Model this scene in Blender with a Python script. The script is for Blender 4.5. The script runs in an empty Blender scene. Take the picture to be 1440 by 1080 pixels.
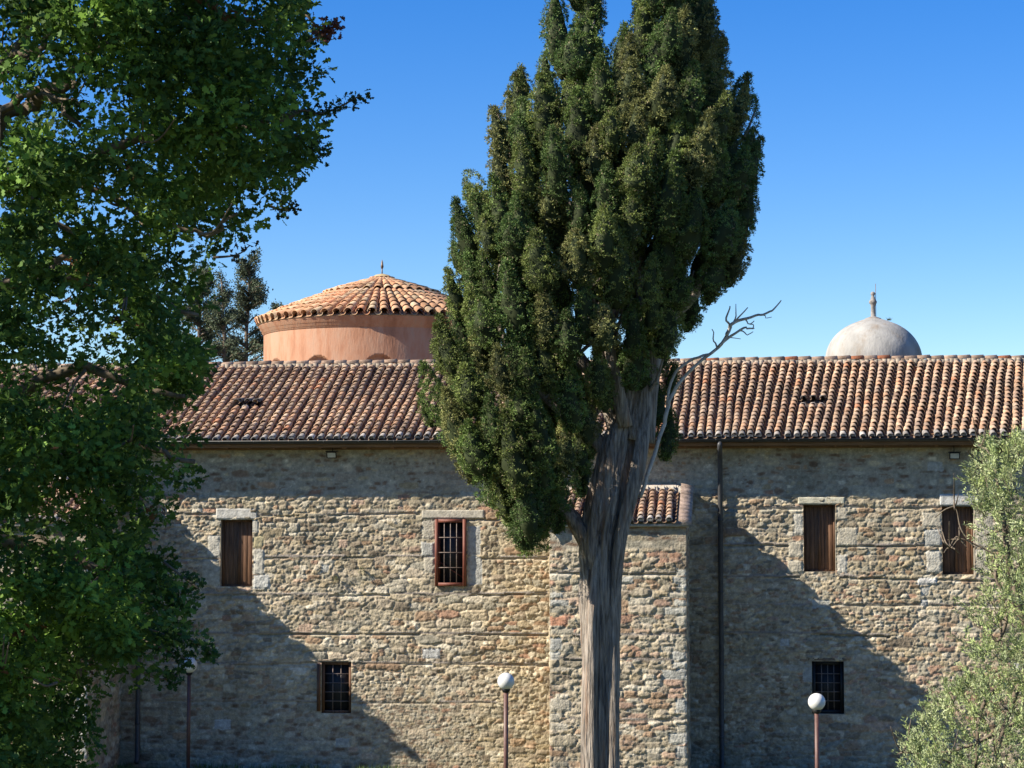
import bpy, math, random
import numpy as np
from mathutils import Vector
random.seed(7); RNG = np.random.default_rng(7)
scn = bpy.context.scene
R = math.radians

# ------------------------------------------------------------------ camera
FPX = 3000.0
YAW, PITCH = R(6.0), math.atan(200/3000)
CAM = np.array([0.0, -54.0, 6.17])
cd = bpy.data.cameras.new('camera'); cam = bpy.data.objects.new('camera', cd)
scn.collection.objects.link(cam); scn.camera = cam
cd.sensor_width = 36; cd.lens = FPX/1440*36; cd.clip_start = 0.5; cd.clip_end = 3000
cam.location = CAM; cam.rotation_euler = (math.pi/2+PITCH, 0, YAW)
Fv = np.array([-math.sin(YAW)*math.cos(PITCH), math.cos(YAW)*math.cos(PITCH), math.sin(PITCH)])
Rv = np.array([math.cos(YAW), math.sin(YAW), 0.0]); Uv = np.cross(Rv, Fv)
def P(px, py, Y):
    """world point where the sight line of photo pixel (px,py) meets the plane y=Y"""
    d = Fv + Rv*((px-720)/FPX) + Uv*((540-py)/FPX)
    return CAM + d*((Y-CAM[1])/d[1])

# ------------------------------------------------------------------ light
TX, TZ = 2.5, 1.95                      # sun travels TX right and TZ down per metre towards the wall
sdir = Vector((-TX, -1.0, TZ)).normalized()
elev = math.asin(sdir.z); azim = math.atan2(sdir.x, sdir.y)
w = bpy.data.worlds.new("World"); scn.world = w; w.use_nodes = True
nt = w.node_tree; bg = nt.nodes['Background']
sky = nt.nodes.new('ShaderNodeTexSky'); sky.sky_type = 'NISHITA'; sky.sun_disc = False
sky.sun_elevation = elev; sky.sun_rotation = azim; sky.altitude = 0
sky.air_density = 1.0; sky.dust_density = 0.0; sky.ozone_density = 4.0
hs = nt.nodes.new('ShaderNodeHueSaturation'); hs.inputs['Saturation'].default_value = 1.40; hs.inputs['Hue'].default_value = 0.516
nt.links.new(sky.outputs[0], hs.inputs['Color']); nt.links.new(hs.outputs[0], bg.inputs[0]); bg.inputs[1].default_value = 0.08
sl = bpy.data.lights.new('sun', 'SUN'); sl.energy = 5.0; sl.angle = R(0.5); sl.color = (1.0, 0.92, 0.78)
so = bpy.data.objects.new('sun', sl); scn.collection.objects.link(so)
so.rotation_euler = sdir.to_track_quat('Z', 'Y').to_euler(); so.location = (-30, -30, 40)
scn.view_settings.view_transform = 'Standard'; scn.view_settings.look = 'None'
scn.view_settings.exposure = 1.12; scn.view_settings.gamma = 1.0
scn.cycles.max_bounces = 6

# ------------------------------------------------------------------ helpers
def srt(*c): return c
class MB:
    def __init__(s): s.v=[]; s.f=[]; s.c=[]; s.n=0
    def add(s, v, f, c=(1,1,1)):
        v = np.asarray(v, float); s.v.append(v)
        c = np.asarray(c, float); s.c.append(np.broadcast_to(c, (len(v),3)) if c.ndim==1 else c)
        s.f += [tuple(int(i)+s.n for i in q) for q in f]; s.n += len(v)
    def box(s, lo, hi, c=(1,1,1)):
        x0,y0,z0=lo; x1,y1,z1=hi
        s.add([(x0,y0,z0),(x1,y0,z0),(x1,y1,z0),(x0,y1,z0),(x0,y0,z1),(x1,y0,z1),(x1,y1,z1),(x0,y1,z1)],
              [(0,3,2,1),(4,5,6,7),(0,1,5,4),(1,2,6,5),(2,3,7,6),(3,0,4,7)], c)
    def bevbox(s, lo, hi, b=0.01, c=(1,1,1)):
        x0,y0,z0=lo; x1,y1,z1=hi; vs=[]
        for (y,i) in ((y0+b,0),(y0,b),):
            vs += [(x0+i,y,z0+i),(x1-i,y,z0+i),(x1-i,y,z1-i),(x0+i,y,z1-i)]
        vs += [(x0,y1,z0),(x1,y1,z0),(x1,y1,z1),(x0,y1,z1)]
        f=[(4,5,6,7)]
        for k in range(4):
            j=(k+1)%4; f += [(k,j,4+j,4+k),(8+k,8+j,j,k)]
        f.append((11,10,9,8)); s.add(vs,f,c)
    def tube(s, pts, rad, seg=8, c=(1,1,1), cap=True, flute=None):
        pts = np.asarray(pts,float); n=len(pts); rad=np.broadcast_to(rad,(n,))
        t = np.gradient(pts,axis=0); t/= (np.linalg.norm(t,axis=1)[:,None]+1e-9)
        ref = np.array([0,1,0.0]) if abs(t[0][1])<.9 else np.array([1,0,0.0])
        a = np.cross(t,ref); a/=np.linalg.norm(a,axis=1)[:,None]+1e-9; b=np.cross(t,a)
        th = np.linspace(0,2*np.pi,seg,endpoint=False)
        rr = rad[:,None]*np.ones(seg)[None]
        if flute is not None: rr = rr*flute(np.arange(n)[:,None]/max(n-1,1), th[None])
        v = pts[:,None]+rr[...,None]*(np.cos(th)[None,:,None]*a[:,None]+np.sin(th)[None,:,None]*b[:,None])
        f=[(i*seg+j, i*seg+(j+1)%seg, (i+1)*seg+(j+1)%seg, (i+1)*seg+j) for i in range(n-1) for j in range(seg)]
        if cap: f += [tuple(range(seg-1,-1,-1)), tuple((n-1)*seg+j for j in range(seg))]
        s.add(v.reshape(-1,3), f, c)
    def lathe(s, prof, ctr, seg=48, c=(1,1,1)):
        th=np.linspace(0,2*np.pi,seg,endpoint=False); v=[]
        for r,z in prof:
            v.append(np.stack([ctr[0]+r*np.cos(th), ctr[1]+r*np.sin(th), np.full(seg,ctr[2]+z)],1))
        n=len(prof)
        f=[(i*seg+j, i*seg+(j+1)%seg, (i+1)*seg+(j+1)%seg, (i+1)*seg+j) for i in range(n-1) for j in range(seg)]
        s.add(np.concatenate(v), f, c)
    def build(s, name, mat, parent=None, smooth=False):
        return npmesh(name, np.concatenate(s.v), s.f, mat, parent, np.concatenate(s.c), smooth)
def npmesh(name, v, f, mat, parent=None, col=None, smooth=False):
    me = bpy.data.meshes.new(name)
    v = np.ascontiguousarray(v, dtype=np.float32)
    if isinstance(f, np.ndarray):
        k=f.shape[1]; ln=np.full(len(f),k,np.int32); fl=f.ravel().astype(np.int32)
    else:
        ln=np.array([len(q) for q in f],np.int32); fl=np.fromiter((i for q in f for i in q),np.int32)
    me.vertices.add(len(v)); me.vertices.foreach_set('co', v.ravel())
    me.loops.add(len(fl)); me.loops.foreach_set('vertex_index', fl)
    me.polygons.add(len(ln))
    st=np.zeros(len(ln),np.int32); st[1:]=np.cumsum(ln)[:-1]
    me.polygons.foreach_set('loop_start', st); me.polygons.foreach_set('loop_total', ln)
    if smooth: me.polygons.foreach_set('use_smooth', np.ones(len(ln),bool))
    me.update(calc_edges=True); me.validate()
    if col is not None:
        a = me.color_attributes.new('tint','FLOAT_COLOR','POINT')
        a.data.foreach_set('color', np.concatenate([col,np.ones((len(col),1))],1).astype(np.float32).ravel())
    me.materials.append(mat)
    o = bpy.data.objects.new(name, me); scn.collection.objects.link(o)
    if parent: o.parent = parent; o.matrix_parent_inverse = parent.matrix_world.inverted()
    return o
def thing(name, label, cat, loc=(0,0,0), group=None):
    o = bpy.data.objects.new(name, None); scn.collection.objects.link(o)
    o.location = Vector([float(a) for a in loc]); o.empty_display_size=.3; tag(o,label,cat,group)
    o.matrix_world.translation = o.location
    return o
def tag(o,label,cat,group=None):
    o['label']=label; o['category']=cat
    if group: o['group']=group
def hsh(*a):
    h = np.zeros(np.broadcast(*a).shape) if len(a)>1 else 0
    k = [12.9898,78.233,37.719,9.137]
    for i,x in enumerate(a): h = h + np.asarray(x,float)*k[i]
    s = np.sin(h)*43758.5453
    return s-np.floor(s)
def vn(x,y,seed=0.):
    x=np.asarray(x,float); y=np.asarray(y,float)
    xi=np.floor(x); yi=np.floor(y); fx=x-xi; fy=y-yi; fx=fx*fx*(3-2*fx); fy=fy*fy*(3-2*fy)
    s=np.full_like(xi,seed)
    a=hsh(xi,yi,s); b=hsh(xi+1,yi,s); c=hsh(xi,yi+1,s); d=hsh(xi+1,yi+1,s)
    return (a*(1-fx)+b*fx)*(1-fy)+(c*(1-fx)+d*fx)*fy
def fbm(x,y,seed=0.,o=4):
    t=0;am=.5
    for i in range(o): t=t+am*vn(x*2**i,y*2**i,seed+i*7.3); am*=.5
    return t
def sms(a,b,x): t=np.clip((x-a)/(b-a),0,1); return t*t*(3-2*t)

# ------------------------------------------------------------------ materials
def mat(name, base=(.5,.5,.5), rough=.8, attr=False, var=0.15, nscale=6., stretch=(1,1,1), bump=0., bscale=30., metal=0., spec=.3,
        stain=None, sscale=1., sthr=(.5,.7), trans=0., emit=None):
    m=bpy.data.materials.new(name); m.use_nodes=True; n=m.node_tree; b=n.nodes['Principled BSDF']
    b.inputs['Roughness'].default_value=rough; b.inputs['Metallic'].default_value=metal
    b.inputs['Specular IOR Level'].default_value=spec
    tc=n.nodes.new('ShaderNodeTexCoord'); mp=n.nodes.new('ShaderNodeMapping'); mp.inputs['Scale'].default_value=stretch
    n.links.new(tc.outputs['Object'],mp.inputs[0])
    nz=n.nodes.new('ShaderNodeTexNoise'); nz.inputs['Scale'].default_value=nscale; nz.inputs['Detail'].default_value=8; nz.inputs['Roughness'].default_value=.65
    n.links.new(mp.outputs[0],nz.inputs['Vector'])
    mr=n.nodes.new('ShaderNodeMapRange'); mr.inputs[1].default_value=.3; mr.inputs[2].default_value=.7
    mr.inputs[3].default_value=1-var*1.6; mr.inputs[4].default_value=1+var*1.6
    n.links.new(nz.outputs[0],mr.inputs[0])
    mx=n.nodes.new('ShaderNodeMix'); mx.data_type='RGBA'; mx.blend_type='MULTIPLY'; mx.inputs[0].default_value=1
    if attr:
        at=n.nodes.new('ShaderNodeAttribute'); at.attribute_name='tint'; n.links.new(at.outputs['Color'],mx.inputs[6])
    else: mx.inputs[6].default_value=(*base,1)
    n.links.new(mr.outputs[0],mx.inputs[7]); out=mx.outputs[2]
    if stain:
        n2=n.nodes.new('ShaderNodeTexNoise'); n2.inputs['Scale'].default_value=sscale; n2.inputs['Detail'].default_value=6; n2.inputs['Roughness'].default_value=.7
        n.links.new(mp.outputs[0],n2.inputs['Vector'])
        m2=n.nodes.new('ShaderNodeMapRange'); m2.inputs[1].default_value=sthr[0]; m2.inputs[2].default_value=sthr[1]
        n.links.new(n2.outputs[0],m2.inputs[0])
        x2=n.nodes.new('ShaderNodeMix'); x2.data_type='RGBA'
        n.links.new(m2.outputs[0],x2.inputs[0]); n.links.new(out,x2.inputs[6]); x2.inputs[7].default_value=(*stain,1); out=x2.outputs[2]
    n.links.new(out,b.inputs['Base Color'])
    if bump:
        bz=n.nodes.new('ShaderNodeTexNoise'); bz.inputs['Scale'].default_value=bscale; bz.inputs['Detail'].default_value=6
        n.links.new(mp.outputs[0],bz.inputs['Vector'])
        bp=n.nodes.new('ShaderNodeBump'); bp.inputs['Strength'].default_value=1; bp.inputs['Distance'].default_value=bump
        n.links.new(bz.outputs[0],bp.inputs['Height']); n.links.new(bp.outputs[0],b.inputs['Normal'])
    if trans:
        tr=n.nodes.new('ShaderNodeBsdfTranslucent'); n.links.new(out,tr.inputs[0])
        ms=n.nodes.new('ShaderNodeMixShader'); ms.inputs[0].default_value=trans
        n.links.new(b.outputs[0],ms.inputs[1]); n.links.new(tr.outputs[0],ms.inputs[2]); n.links.new(ms.outputs[0],n.nodes['Material Output'].inputs[0])
    return m
M={}
M['stone']=mat('rubble_stone',attr=True,rough=.95,var=.22,nscale=9,bump=.022,bscale=22,spec=.1)
M['tile']=mat('clay_tile',attr=True,rough=.9,var=.3,nscale=7,bump=.006,bscale=40,spec=.15,stain=(.10,.085,.07),sscale=5,sthr=(.55,.8))
M['ctile']=mat('dome_tile',attr=True,rough=.9,var=.22,nscale=7,bump=.006,bscale=40,spec=.15,stain=(.30,.19,.09),sscale=4,sthr=(.58,.8))
M['plaster']=mat('ochre_red_plaster',(.40,.205,.125),.9,var=.24,nscale=1.5,stretch=(1.5,1.5,.35),bump=.01,bscale=12,spec=.1,stain=(.33,.235,.17),sscale=1.5,sthr=(.46,.72))
M['limewash']=mat('white_limewash',(.31,.30,.275),.85,var=.14,nscale=1.6,stretch=(1.6,1.6,.6),bump=.012,bscale=8,spec=.15,stain=(.25,.20,.15),sscale=1.1,sthr=(.50,.72))
M['gutter']=mat('dark_gutter_metal',(.025,.026,.028),.45,var=.15,spec=.5)
M['pipe']=mat('grey_pipe_metal',(.05,.05,.052),.5,var=.2,spec=.4)
M['wood']=mat('old_wood',(.13,.068,.038),.7,var=.4,nscale=3,stretch=(9,9,.6),bump=.004,bscale=10,spec=.25)
M['redwood']=mat('red_brown_paint',(.15,.048,.03),.6,var=.2,nscale=5,stretch=(6,6,1),bump=.002,bscale=20)
M['board']=mat('eave_board',(.17,.10,.06),.8,var=.3,nscale=3,stretch=(.5,4,9),bump=.003)
M['iron']=mat('rusty_iron',(.16,.12,.10),.6,var=.3,nscale=12,spec=.4)
M['dark']=mat('dark_interior',(.012,.011,.01),.9)
M['glass']=mat('window_glass',(.02,.02,.022),.5,var=.1,spec=.3)
M['cutstone']=mat('cut_stone',attr=True,rough=.9,var=.22,nscale=8,bump=.012,bscale=25,spec=.1)
M['bark']=mat('cypress_bark',(.25,.215,.18),.95,var=.5,nscale=3.2,stretch=(7,7,.6),bump=.06,bscale=4.5,spec=.1,stain=(.27,.16,.10),sscale=1.0,sthr=(.52,.72))
M['twig']=mat('twig_bark',(.15,.12,.09),.95,var=.3,nscale=8,bump=.01,bscale=14,spec=.1)
M['deadwood']=mat('dead_wood',(.46,.43,.39),.9,var=.2,nscale=8,spec=.1)
M['cypress']=mat('cypress_foliage',attr=True,rough=.75,var=.25,nscale=1.2,spec=.2,trans=.12)
M['oak']=mat('oak_leaves',attr=True,rough=.6,var=.2,nscale=1.5,spec=.22,trans=.38)
M['olive']=mat('olive_leaves',attr=True,rough=.55,var=.2,nscale=2,spec=.3,trans=.2)
M['globe']=mat('opal_glass',(.62,.62,.60),.25,var=.03,spec=.5)
M['post']=mat('painted_post',(.11,.055,.045),.5,var=.2,nscale=10,spec=.4)
M['black']=mat('black_housing',(.015,.015,.016),.5)
M['lens']=mat('lamp_lens',(.45,.43,.36),.3,spec=.5)
M['ground']=mat('grass_soil',(.085,.095,.035),.95,var=.4,nscale=2.5,bump=.03,bscale=8,spec=.1,stain=(.16,.13,.08),sscale=.6,sthr=(.5,.65))
M['grass']=mat('grass_blades',attr=True,rough=.7,var=.2,nscale=2,trans=.3)

# ------------------------------------------------------------------ terrain
def ground_z(x,y):
    x=np.asarray(x,float); y=np.asarray(y,float)
    z=sms(-16,-50,y)*4.4
    far=sms(20,300,np.abs(y+20))
    return z-.02*np.clip(x+6,-10,30)*sms(-2,-12,y)-far*0.5 + .05*fbm(x*.4,y*.4,3)-.03
xs=np.concatenate([np.linspace(-1500,-40,14),np.linspace(-36,30,100),np.linspace(40,1500,14)])
ys=np.concatenate([np.linspace(-800,-72,8),np.linspace(-68,0,90),np.linspace(4,2000,22)])
GX,GY=np.meshgrid(xs,ys); nx=len(xs); ny=len(ys)
ii=(np.arange(ny-1)[:,None]*nx+np.arange(nx-1)[None]).ravel()
g=npmesh('ground',np.stack([GX.ravel(),GY.ravel(),ground_z(GX,GY).ravel()],1),np.stack([ii,ii+1,ii+nx+1,ii+nx],1),M['ground'],smooth=True)
g['kind']='structure'

# ------------------------------------------------------------------ stone walls
PAL=np.array([1.08,1.02,.91])*np.array([(.30,.27,.205),(.40,.345,.25),(.36,.30,.20),(.30,.205,.135),(.38,.33,.26),(.46,.43,.36),(.22,.185,.145),(.33,.29,.22),(.27,.26,.22)])
RED=np.array([(.36,.20,.125),(.33,.21,.145),(.40,.27,.18)])
def cells(u,z,seed,sx,sz,p=3.2):
    uw=u+sx*.30*(fbm(u*1.1/sx*.4,z/sz*.5,seed+1,3)-.5)*2+.02*(vn(u*14,z*14,seed)-.5)
    zw=z+sz*.55*(fbm(u*.5/sx*.3,z/sz*.25,seed+2,3)-.5)*2+.018*(vn(u*13,z*13,seed+5)-.5)
    r0=np.floor(zw/sz)
    F1=np.full(u.shape,9.);F2=F1.copy();ID=np.zeros(u.shape);DU=ID.copy();DZ=ID.copy()
    for dr in (-1,0,1):
        r=r0+dr; rx=sx*(.65+1.0*hsh(r,r*0+seed)); off=hsh(r,r*0+seed+3.1)
        c0=np.floor(uw/rx+off)
        for dc in (-1,0,1):
            c=c0+dc
            cx=(c+.5-off+(hsh(r,c,r*0+seed)-.5)*.6)*rx; cz=(r+.5+(hsh(r,c,r*0+seed+9)-.5)*.5)*sz
            wgt=.75+.5*hsh(r,c,r*0+seed+17)
            a=(uw-cx)/rx; b=(zw-cz)/sz
            d=(np.abs(a)**p+np.abs(b)**p)**(1/p)/wgt
            m=d<F1
            F2=np.where(m,F1,np.minimum(F2,d)); 
            ID=np.where(m,hsh(r,c,r*0+seed+23),ID); DU=np.where(m,a,DU); DZ=np.where(m,b,DZ); F1=np.where(m,d,F1)
    return F1,F2-F1,ID,DU,DZ
def stone_field(u,z,seed,rough,flush,warm,redp,size=1.0):
    """height and colour of rubble masonry; rough, flush, warm, redp are arrays"""
    F1,E,ID,DU,DZ=cells(u,z,seed,.25*size,.118*size)
    F1b,Eb,IDb,DUb,DZb=cells(u,z,seed+50,.15,.072)
    small=fbm(u*.35,z*.5,seed+8,3)>.53
    E=np.where(small,Eb*.8,E); ID=np.where(small,IDb,ID); DU=np.where(small,DUb,DU); DZ=np.where(small,DZb,DZ)
    F1c,Ec,IDc,DUc,DZc=cells(u,z,seed+90,.46*size,.21*size)
    big=(fbm(u*.45,z*.7,seed+93,3)>.60)|(hsh(IDc*71.,IDc*0+6)>.93)
    E=np.where(big,Ec*1.2,E); ID=np.where(big,IDc,ID); DU=np.where(big,DUc,DU); DZ=np.where(big,DZc,DZ)
    prof=sms(.02,.20,E)
    h1=hsh(ID*91.7,ID*0+1); h2=hsh(ID*57.3,ID*0+2); h3=hsh(ID*33.1,ID*0+3)
    dome=1-np.clip(DU**2*.9+DZ**2*1.1,0,1)
    ero=sms(.42,.6,fbm(u*.8,z*.9,seed+61,3))            # eroded stretches where single stones are lost
    h=prof*(.010+.034*h1+.008*dome+(h2-.5)*.055*DU+(h3-.5)*.055*DZ)*(1-.55*ero)
    h=h+(.034+.03*ero)*(fbm(u*8,z*11,seed+11,5)-.5)+.06*(fbm(u*1.4,z*1.6,seed+12,3)-.5)+(.022+.02*ero)*(vn(u*19,z*27,seed+13)-.5)
    h=h*rough
    idx=(h2*len(PAL)).astype(int)%len(PAL); c=PAL[idx].copy()
    isr=h3<redp; c[isr]=RED[(h1*3).astype(int)%3][isr]
    ks=.25*(1-flush[...,None]); c=c.mean(-1,keepdims=True)*ks*np.array([1.1,1,.85])+c*(1-ks); c=np.where((h1<.25)[...,None]&(flush>.4)[...,None],np.array([.20,.135,.09]),c); c*= (.8+.4*hsh(ID*11.3,ID*0+4))[...,None]
    c*=(.78+.44*fbm(u*6,z*9,seed+81,4))[...,None]
    mort=np.array([.40,.345,.25])*(1-.18*flush[...,None])+np.array([-.02,.0,.02])*flush[...,None]
    jm=(1-sms(.02,.14,E))*.75
    jm=np.maximum(jm,ero*.45*sms(.4,.6,fbm(u*4,z*6,seed+63,3)))
    # flush pointing: mortar covers all but some stones
    fl=np.clip(flush*(sms(.30,.12,E*(.4+h1)) + (h1>.58)*.9),0,1)
    mm=np.clip(np.maximum(jm,fl),0,1)
    c=c*(1-mm[...,None])+mort*mm[...,None]*(.88+.24*fbm(u*2,z*2,seed+4)[...,None])
    pt=sms(.45,.62,fbm(u*.55,z*.6,seed+31,4))[...,None]*.35        # lichen and old render patches
    c=c*(1-pt)+c*np.array([.72,.74,.70])*pt
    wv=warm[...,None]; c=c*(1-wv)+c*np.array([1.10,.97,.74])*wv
    st=sms(.5,.68,fbm(u*1.1,z*.35,seed+101,4))[...,None]*.30; c=c*(1-st)+c*np.array([.55,.52,.50])*st
    spk=hsh(np.floor(u*37),np.floor(z*41),u*0+seed)>.965
    c=np.where(spk[...,None],c*1.35,c)
    return h,c
def sheet(name,org,ud,nd,L,z0,z1,step,seed,parent,rough=1.,flush=0.,warm=0.,redp=.06,holes=(),blocks=(),beams=(),zone=None,z1f=None,size=1.0):
    """relief wall sheet, u along ud from org, outward normal nd; blocks: (u0,u1,z0,z1,colour,height)"""
    nu=int(L/step)+1; nz=int((z1-z0)/step)+1
    us=np.linspace(0,L,nu); zs=np.linspace(z0,z1,nz)
    for h in holes:          # snap grid lines to the openings
        for k in (0,1): us[np.argmin(abs(us-h[k]))]=h[k]
        for k in (2,3): zs[np.argmin(abs(zs-h[k]))]=h[k]
    U,Z=np.meshgrid(us,zs)
    UO=U+org[0]*ud[0]+org[1]*ud[1]
    a=dict(rough=np.full(U.shape,rough),flush=np.full(U.shape,flush),warm=np.full(U.shape,warm),redp=np.full(U.shape,redp))
    if zone: zone(U+org[0]*abs(ud[0]),Z,a)
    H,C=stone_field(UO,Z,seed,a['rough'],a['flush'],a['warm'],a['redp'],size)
    for (b0,b1,c0,c1,zb,th) in beams:
        zz=zb+.035*(vn(U*.55,U*0,seed+zb)-.5)*2+.014*(vn(U*4,U*0,seed+zb)-.5)*2
        m=(U>b0)&(U<b1)&(abs(Z-zz)<th/2)&(vn(U*.6,U*0+zb,seed+40)>.30)
        H=np.where(m,.018*c0,H); g_=(.8+.5*vn(U*1.3,Z*30,seed+6))
        C=np.where(m[...,None],np.array([.25,.215,.18])*g_[...,None],C)
        m2=(U>b0)&(U<b1)&(Z-zz<-th/2)&(Z-zz>-th/2-.045)&(vn(U*.9,U*0+zb,seed+44)>.36)
        H=np.where(m2,H*.3-.045*c1,H)
    for (b0,b1,c0,c1,col,hh) in blocks:
        wob=.030*(fbm(U*8,Z*8,seed+70,3)-.5)*2
        d=np.minimum(np.minimum(U-b0,b1-U),np.minimum(Z-c0,c1-Z))+wob
        m=d>0; p=sms(0,.03,d)
        H=np.where(m,(hh+.030*(fbm(U*7,Z*7,seed+77,5)-.5))*p-.01*(1-p),H)
        C=np.where(m[...,None],np.array(col)*(.82+.36*fbm(U*7,Z*7,seed+78)[...,None]),C)
    if z1f is not None: Z=np.minimum(Z,z1f(U))
    edge=np.zeros(U.shape,bool)
    for h in holes: edge|=(U>=h[0]-1e-6)&(U<=h[1]+1e-6)&(Z>=h[2]-1e-6)&(Z<=h[3]+1e-6)
    H=np.where(edge,np.maximum(H,0.0)*.3+.005,H)
    # keep corners crisp enough to meet the neighbouring sheet
    ce=sms(0,.05,np.minimum(U,L-U)); H=H*ce
    V=np.stack([org[0]+ud[0]*U+nd[0]*H, org[1]+ud[1]*U+nd[1]*H, Z],-1).reshape(-1,3)
    i=(np.arange(nz-1)[:,None]*nu+np.arange(nu-1)[None]); 
    keep=np.ones(i.shape,bool)
    uc=(us[1:]+us[:-1])/2; zc=(zs[1:]+zs[:-1])/2
    for h in holes: keep&=~((uc[None]>h[0])&(uc[None]<h[1])&(zc[:,None]>h[2])&(zc[:,None]<h[3]))
    i=i[keep]
    flip = (ud[0]*nd[1]-ud[1]*nd[0])>0
    f=np.stack([i,i+1,i+nu+1,i+nu],1)
    if flip: f=f[:,::-1]
    return npmesh(name,V,f,M['stone'],parent,C.reshape(-1,3),smooth=True)

bld=thing('monastery_range','long rubble stone range with small shuttered windows under a low clay tile roof','monastery building',(-5,3,0))
XL=-23.0; XR=10.5
WT=P(1100,624,0)[2]                           # wall top
def zr(py,px=1100,Y=0): return float(P(px,py,Y)[2])
def xr(px,py=800,Y=0): return float(P(px,py,Y)[0])
# openings  (px0,px1,py0,py1)
WIN={'A':(310,355,731,825),'B':(612,656,730,824),'C':(1130,1175,710,804),'D':(1325,1370,712,808),'E':(452,494,931,1003),'F':(1142,1187,930,1004)}
WB={k:(xr(a,(c+d)/2),xr(b,(c+d)/2),zr(d,(a+b)/2),zr(c,(a+b)/2)) for k,(a,b,c,d) in WIN.items()}
holes=[(a-XL,b-XL,c,d) for a,b,c,d in WB.values()]
def blk(px0,px1,py0,py1,col,h):
    m=(px0+px1)/2; return (xr(px0,(py0+py1)/2)-XL,xr(px1,(py0+py1)/2)-XL,zr(py1,m),zr(py0,m),col,h)
LG=(.45,.42,.35); TN=(.40,.36,.28); GR=(.36,.35,.31); GL=(.38,.33,.20)
blocks=[blk(336,364,731,748,LG,.02),blk(356,372,772,808,LG,.03),blk(356,380,808,828,(.44,.43,.39),.03),blk(292,310,752,784,LG,.02),blk(284,309,786,824,TN,.015),
 blk(356,371,754,770,GL,.02),blk(593,612,731,758,TN,.02),blk(592,611,762,782,GR,.03),blk(596,611,784,806,TN,.03),blk(657,676,740,780,GR,.0),blk(657,678,782,822,GR,.0),
 blk(1116,1129,722,752,LG,.02),blk(1108,1129,762,784,TN,.02),blk(1106,1129,788,806,TN,.03),blk(1176,1192,712,732,TN,.02),blk(1176,1206,742,768,TN,.01),blk(1177,1192,780,806,LG,.02),
 blk(1296,1324,720,742,TN,.03),blk(1300,1324,744,768,GR,.03),blk(1302,1324,774,806,LG,.03),blk(1371,1398,716,770,TN,.02),blk(1371,1392,772,806,TN,.01),
 blk(1290,1318,812,822,(.5,.48,.44),.03),blk(1130,1152,936,960,GR,.0)]
for k in range(26):   # random squared stones in the masonry
    px=random.choice([random.uniform(380,600),random.uniform(1060,1430),random.uniform(210,760),random.uniform(1030,1300)]); py=random.uniform(640,1060)
    if any(a-30<px<b+30 and c-20<py<d+14 for a,b,c,d in WIN.values()): continue
    ww=random.uniform(10,26); hh=random.uniform(8,16)
    blocks.append(blk(px,px+ww,py,py+hh,random.choice([GR,TN,(.42,.41,.38),(.30,.24,.17),(.40,.29,.21)]),random.uniform(.0,.02)))
Z695=zr(697)
def zone_main(X,Z,a):
    top=sms(Z695-.05,Z695+.12,Z+.15*(fbm(X*.6,Z*0,5)-.5))
    a['rough'][...]=.95+.35*(fbm(X*.25,Z*.4,6,2)-.5)*2
    a['rough']*=1-.85*top
    a['flush'][...]=top*.8
    lowl=sms(2.7,1.2,Z+1.2*(fbm(X*.3,Z*.5,9)-.5))*sms(-4,-9,X)
    a['rough']*=1-.5*lowl; a['flush'][...]=np.maximum(a['flush'],lowl*.55)
    rx=xr(773)
    a['warm'][...]=np.clip(sms(rx-3.2,rx,X)*(X<rx+1)*.32+.06,0,1)*(1-top)  # golden toward the wing: mostly painted bounce light, partly the stone's own colour
    a['redp'][...]=.03+.06*sms(.5,.65,fbm(X*.3,Z*.6,14,2))+.22*sms(.9,.3,abs(Z-2.0+.4*(fbm(X*.5,Z*0,3)-.5)))*(X>2)
def B(px0,px1,py,h=1,g=1,th=.055):
    return (xr(px0)-XL,xr(px1)-XL,h,g,zr(py,(px0+px1)/2),th)
beams=[B(-100,612,722,.9,.6,.04),B(655,775,727,.8,.6,.04),B(-100,770,783),B(-100,770,833,1,.8),B(-100,770,888,1,1.1),B(-100,775,931,.7,.7,.04),B(-100,700,985,.4,.4,.04),
 B(1000,1130,712,.7,.6),B(1188,1440,711,.7,.6,.04),B(1000,1440,766,1,1),B(1000,1125,811,1,.8),B(1180,1600,812,1.3,1.2,.07),B(1000,1145,890,1,1),B(1145,1250,892,1.6,2.0,.06),B(1000,1600,851,.6,.5,.03)]
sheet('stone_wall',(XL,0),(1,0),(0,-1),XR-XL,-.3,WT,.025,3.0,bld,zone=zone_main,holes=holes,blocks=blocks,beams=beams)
# reveals, interiors behind the openings
for k,(a,b,c,d) in WB.items():
    m=MB(); t=.34
    cc=(.30,.27,.22)
    m.add([(a,0,c),(a,0,d),(a,t,d),(a,t,c)],[(0,1,2,3)],cc); m.add([(b,0,c),(b,0,d),(b,t,d),(b,t,c)],[(3,2,1,0)],cc)
    m.add([(a,0,d),(b,0,d),(b,t,d),(a,t,d)],[(0,1,2,3)],cc); m.add([(a,0,c),(b,0,c),(b,t,c),(a,t,c)],[(3,2,1,0)],cc)
    m.build('window_reveal',M['cutstone'],bld)
mb=MB()
mb.add([(XL,.6,-.3),(XR,.6,-.3),(XR,.6,WT),(XL,.6,WT)],[(0,1,2,3)],(.03,.03,.03))
mb.build('inner_wall',M['dark'],bld)
# ---- main roof
PT=math.tan(R(22)); EY=-.60
ez=zr(611.5,1100,EY)                          # top of eave tiles
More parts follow.
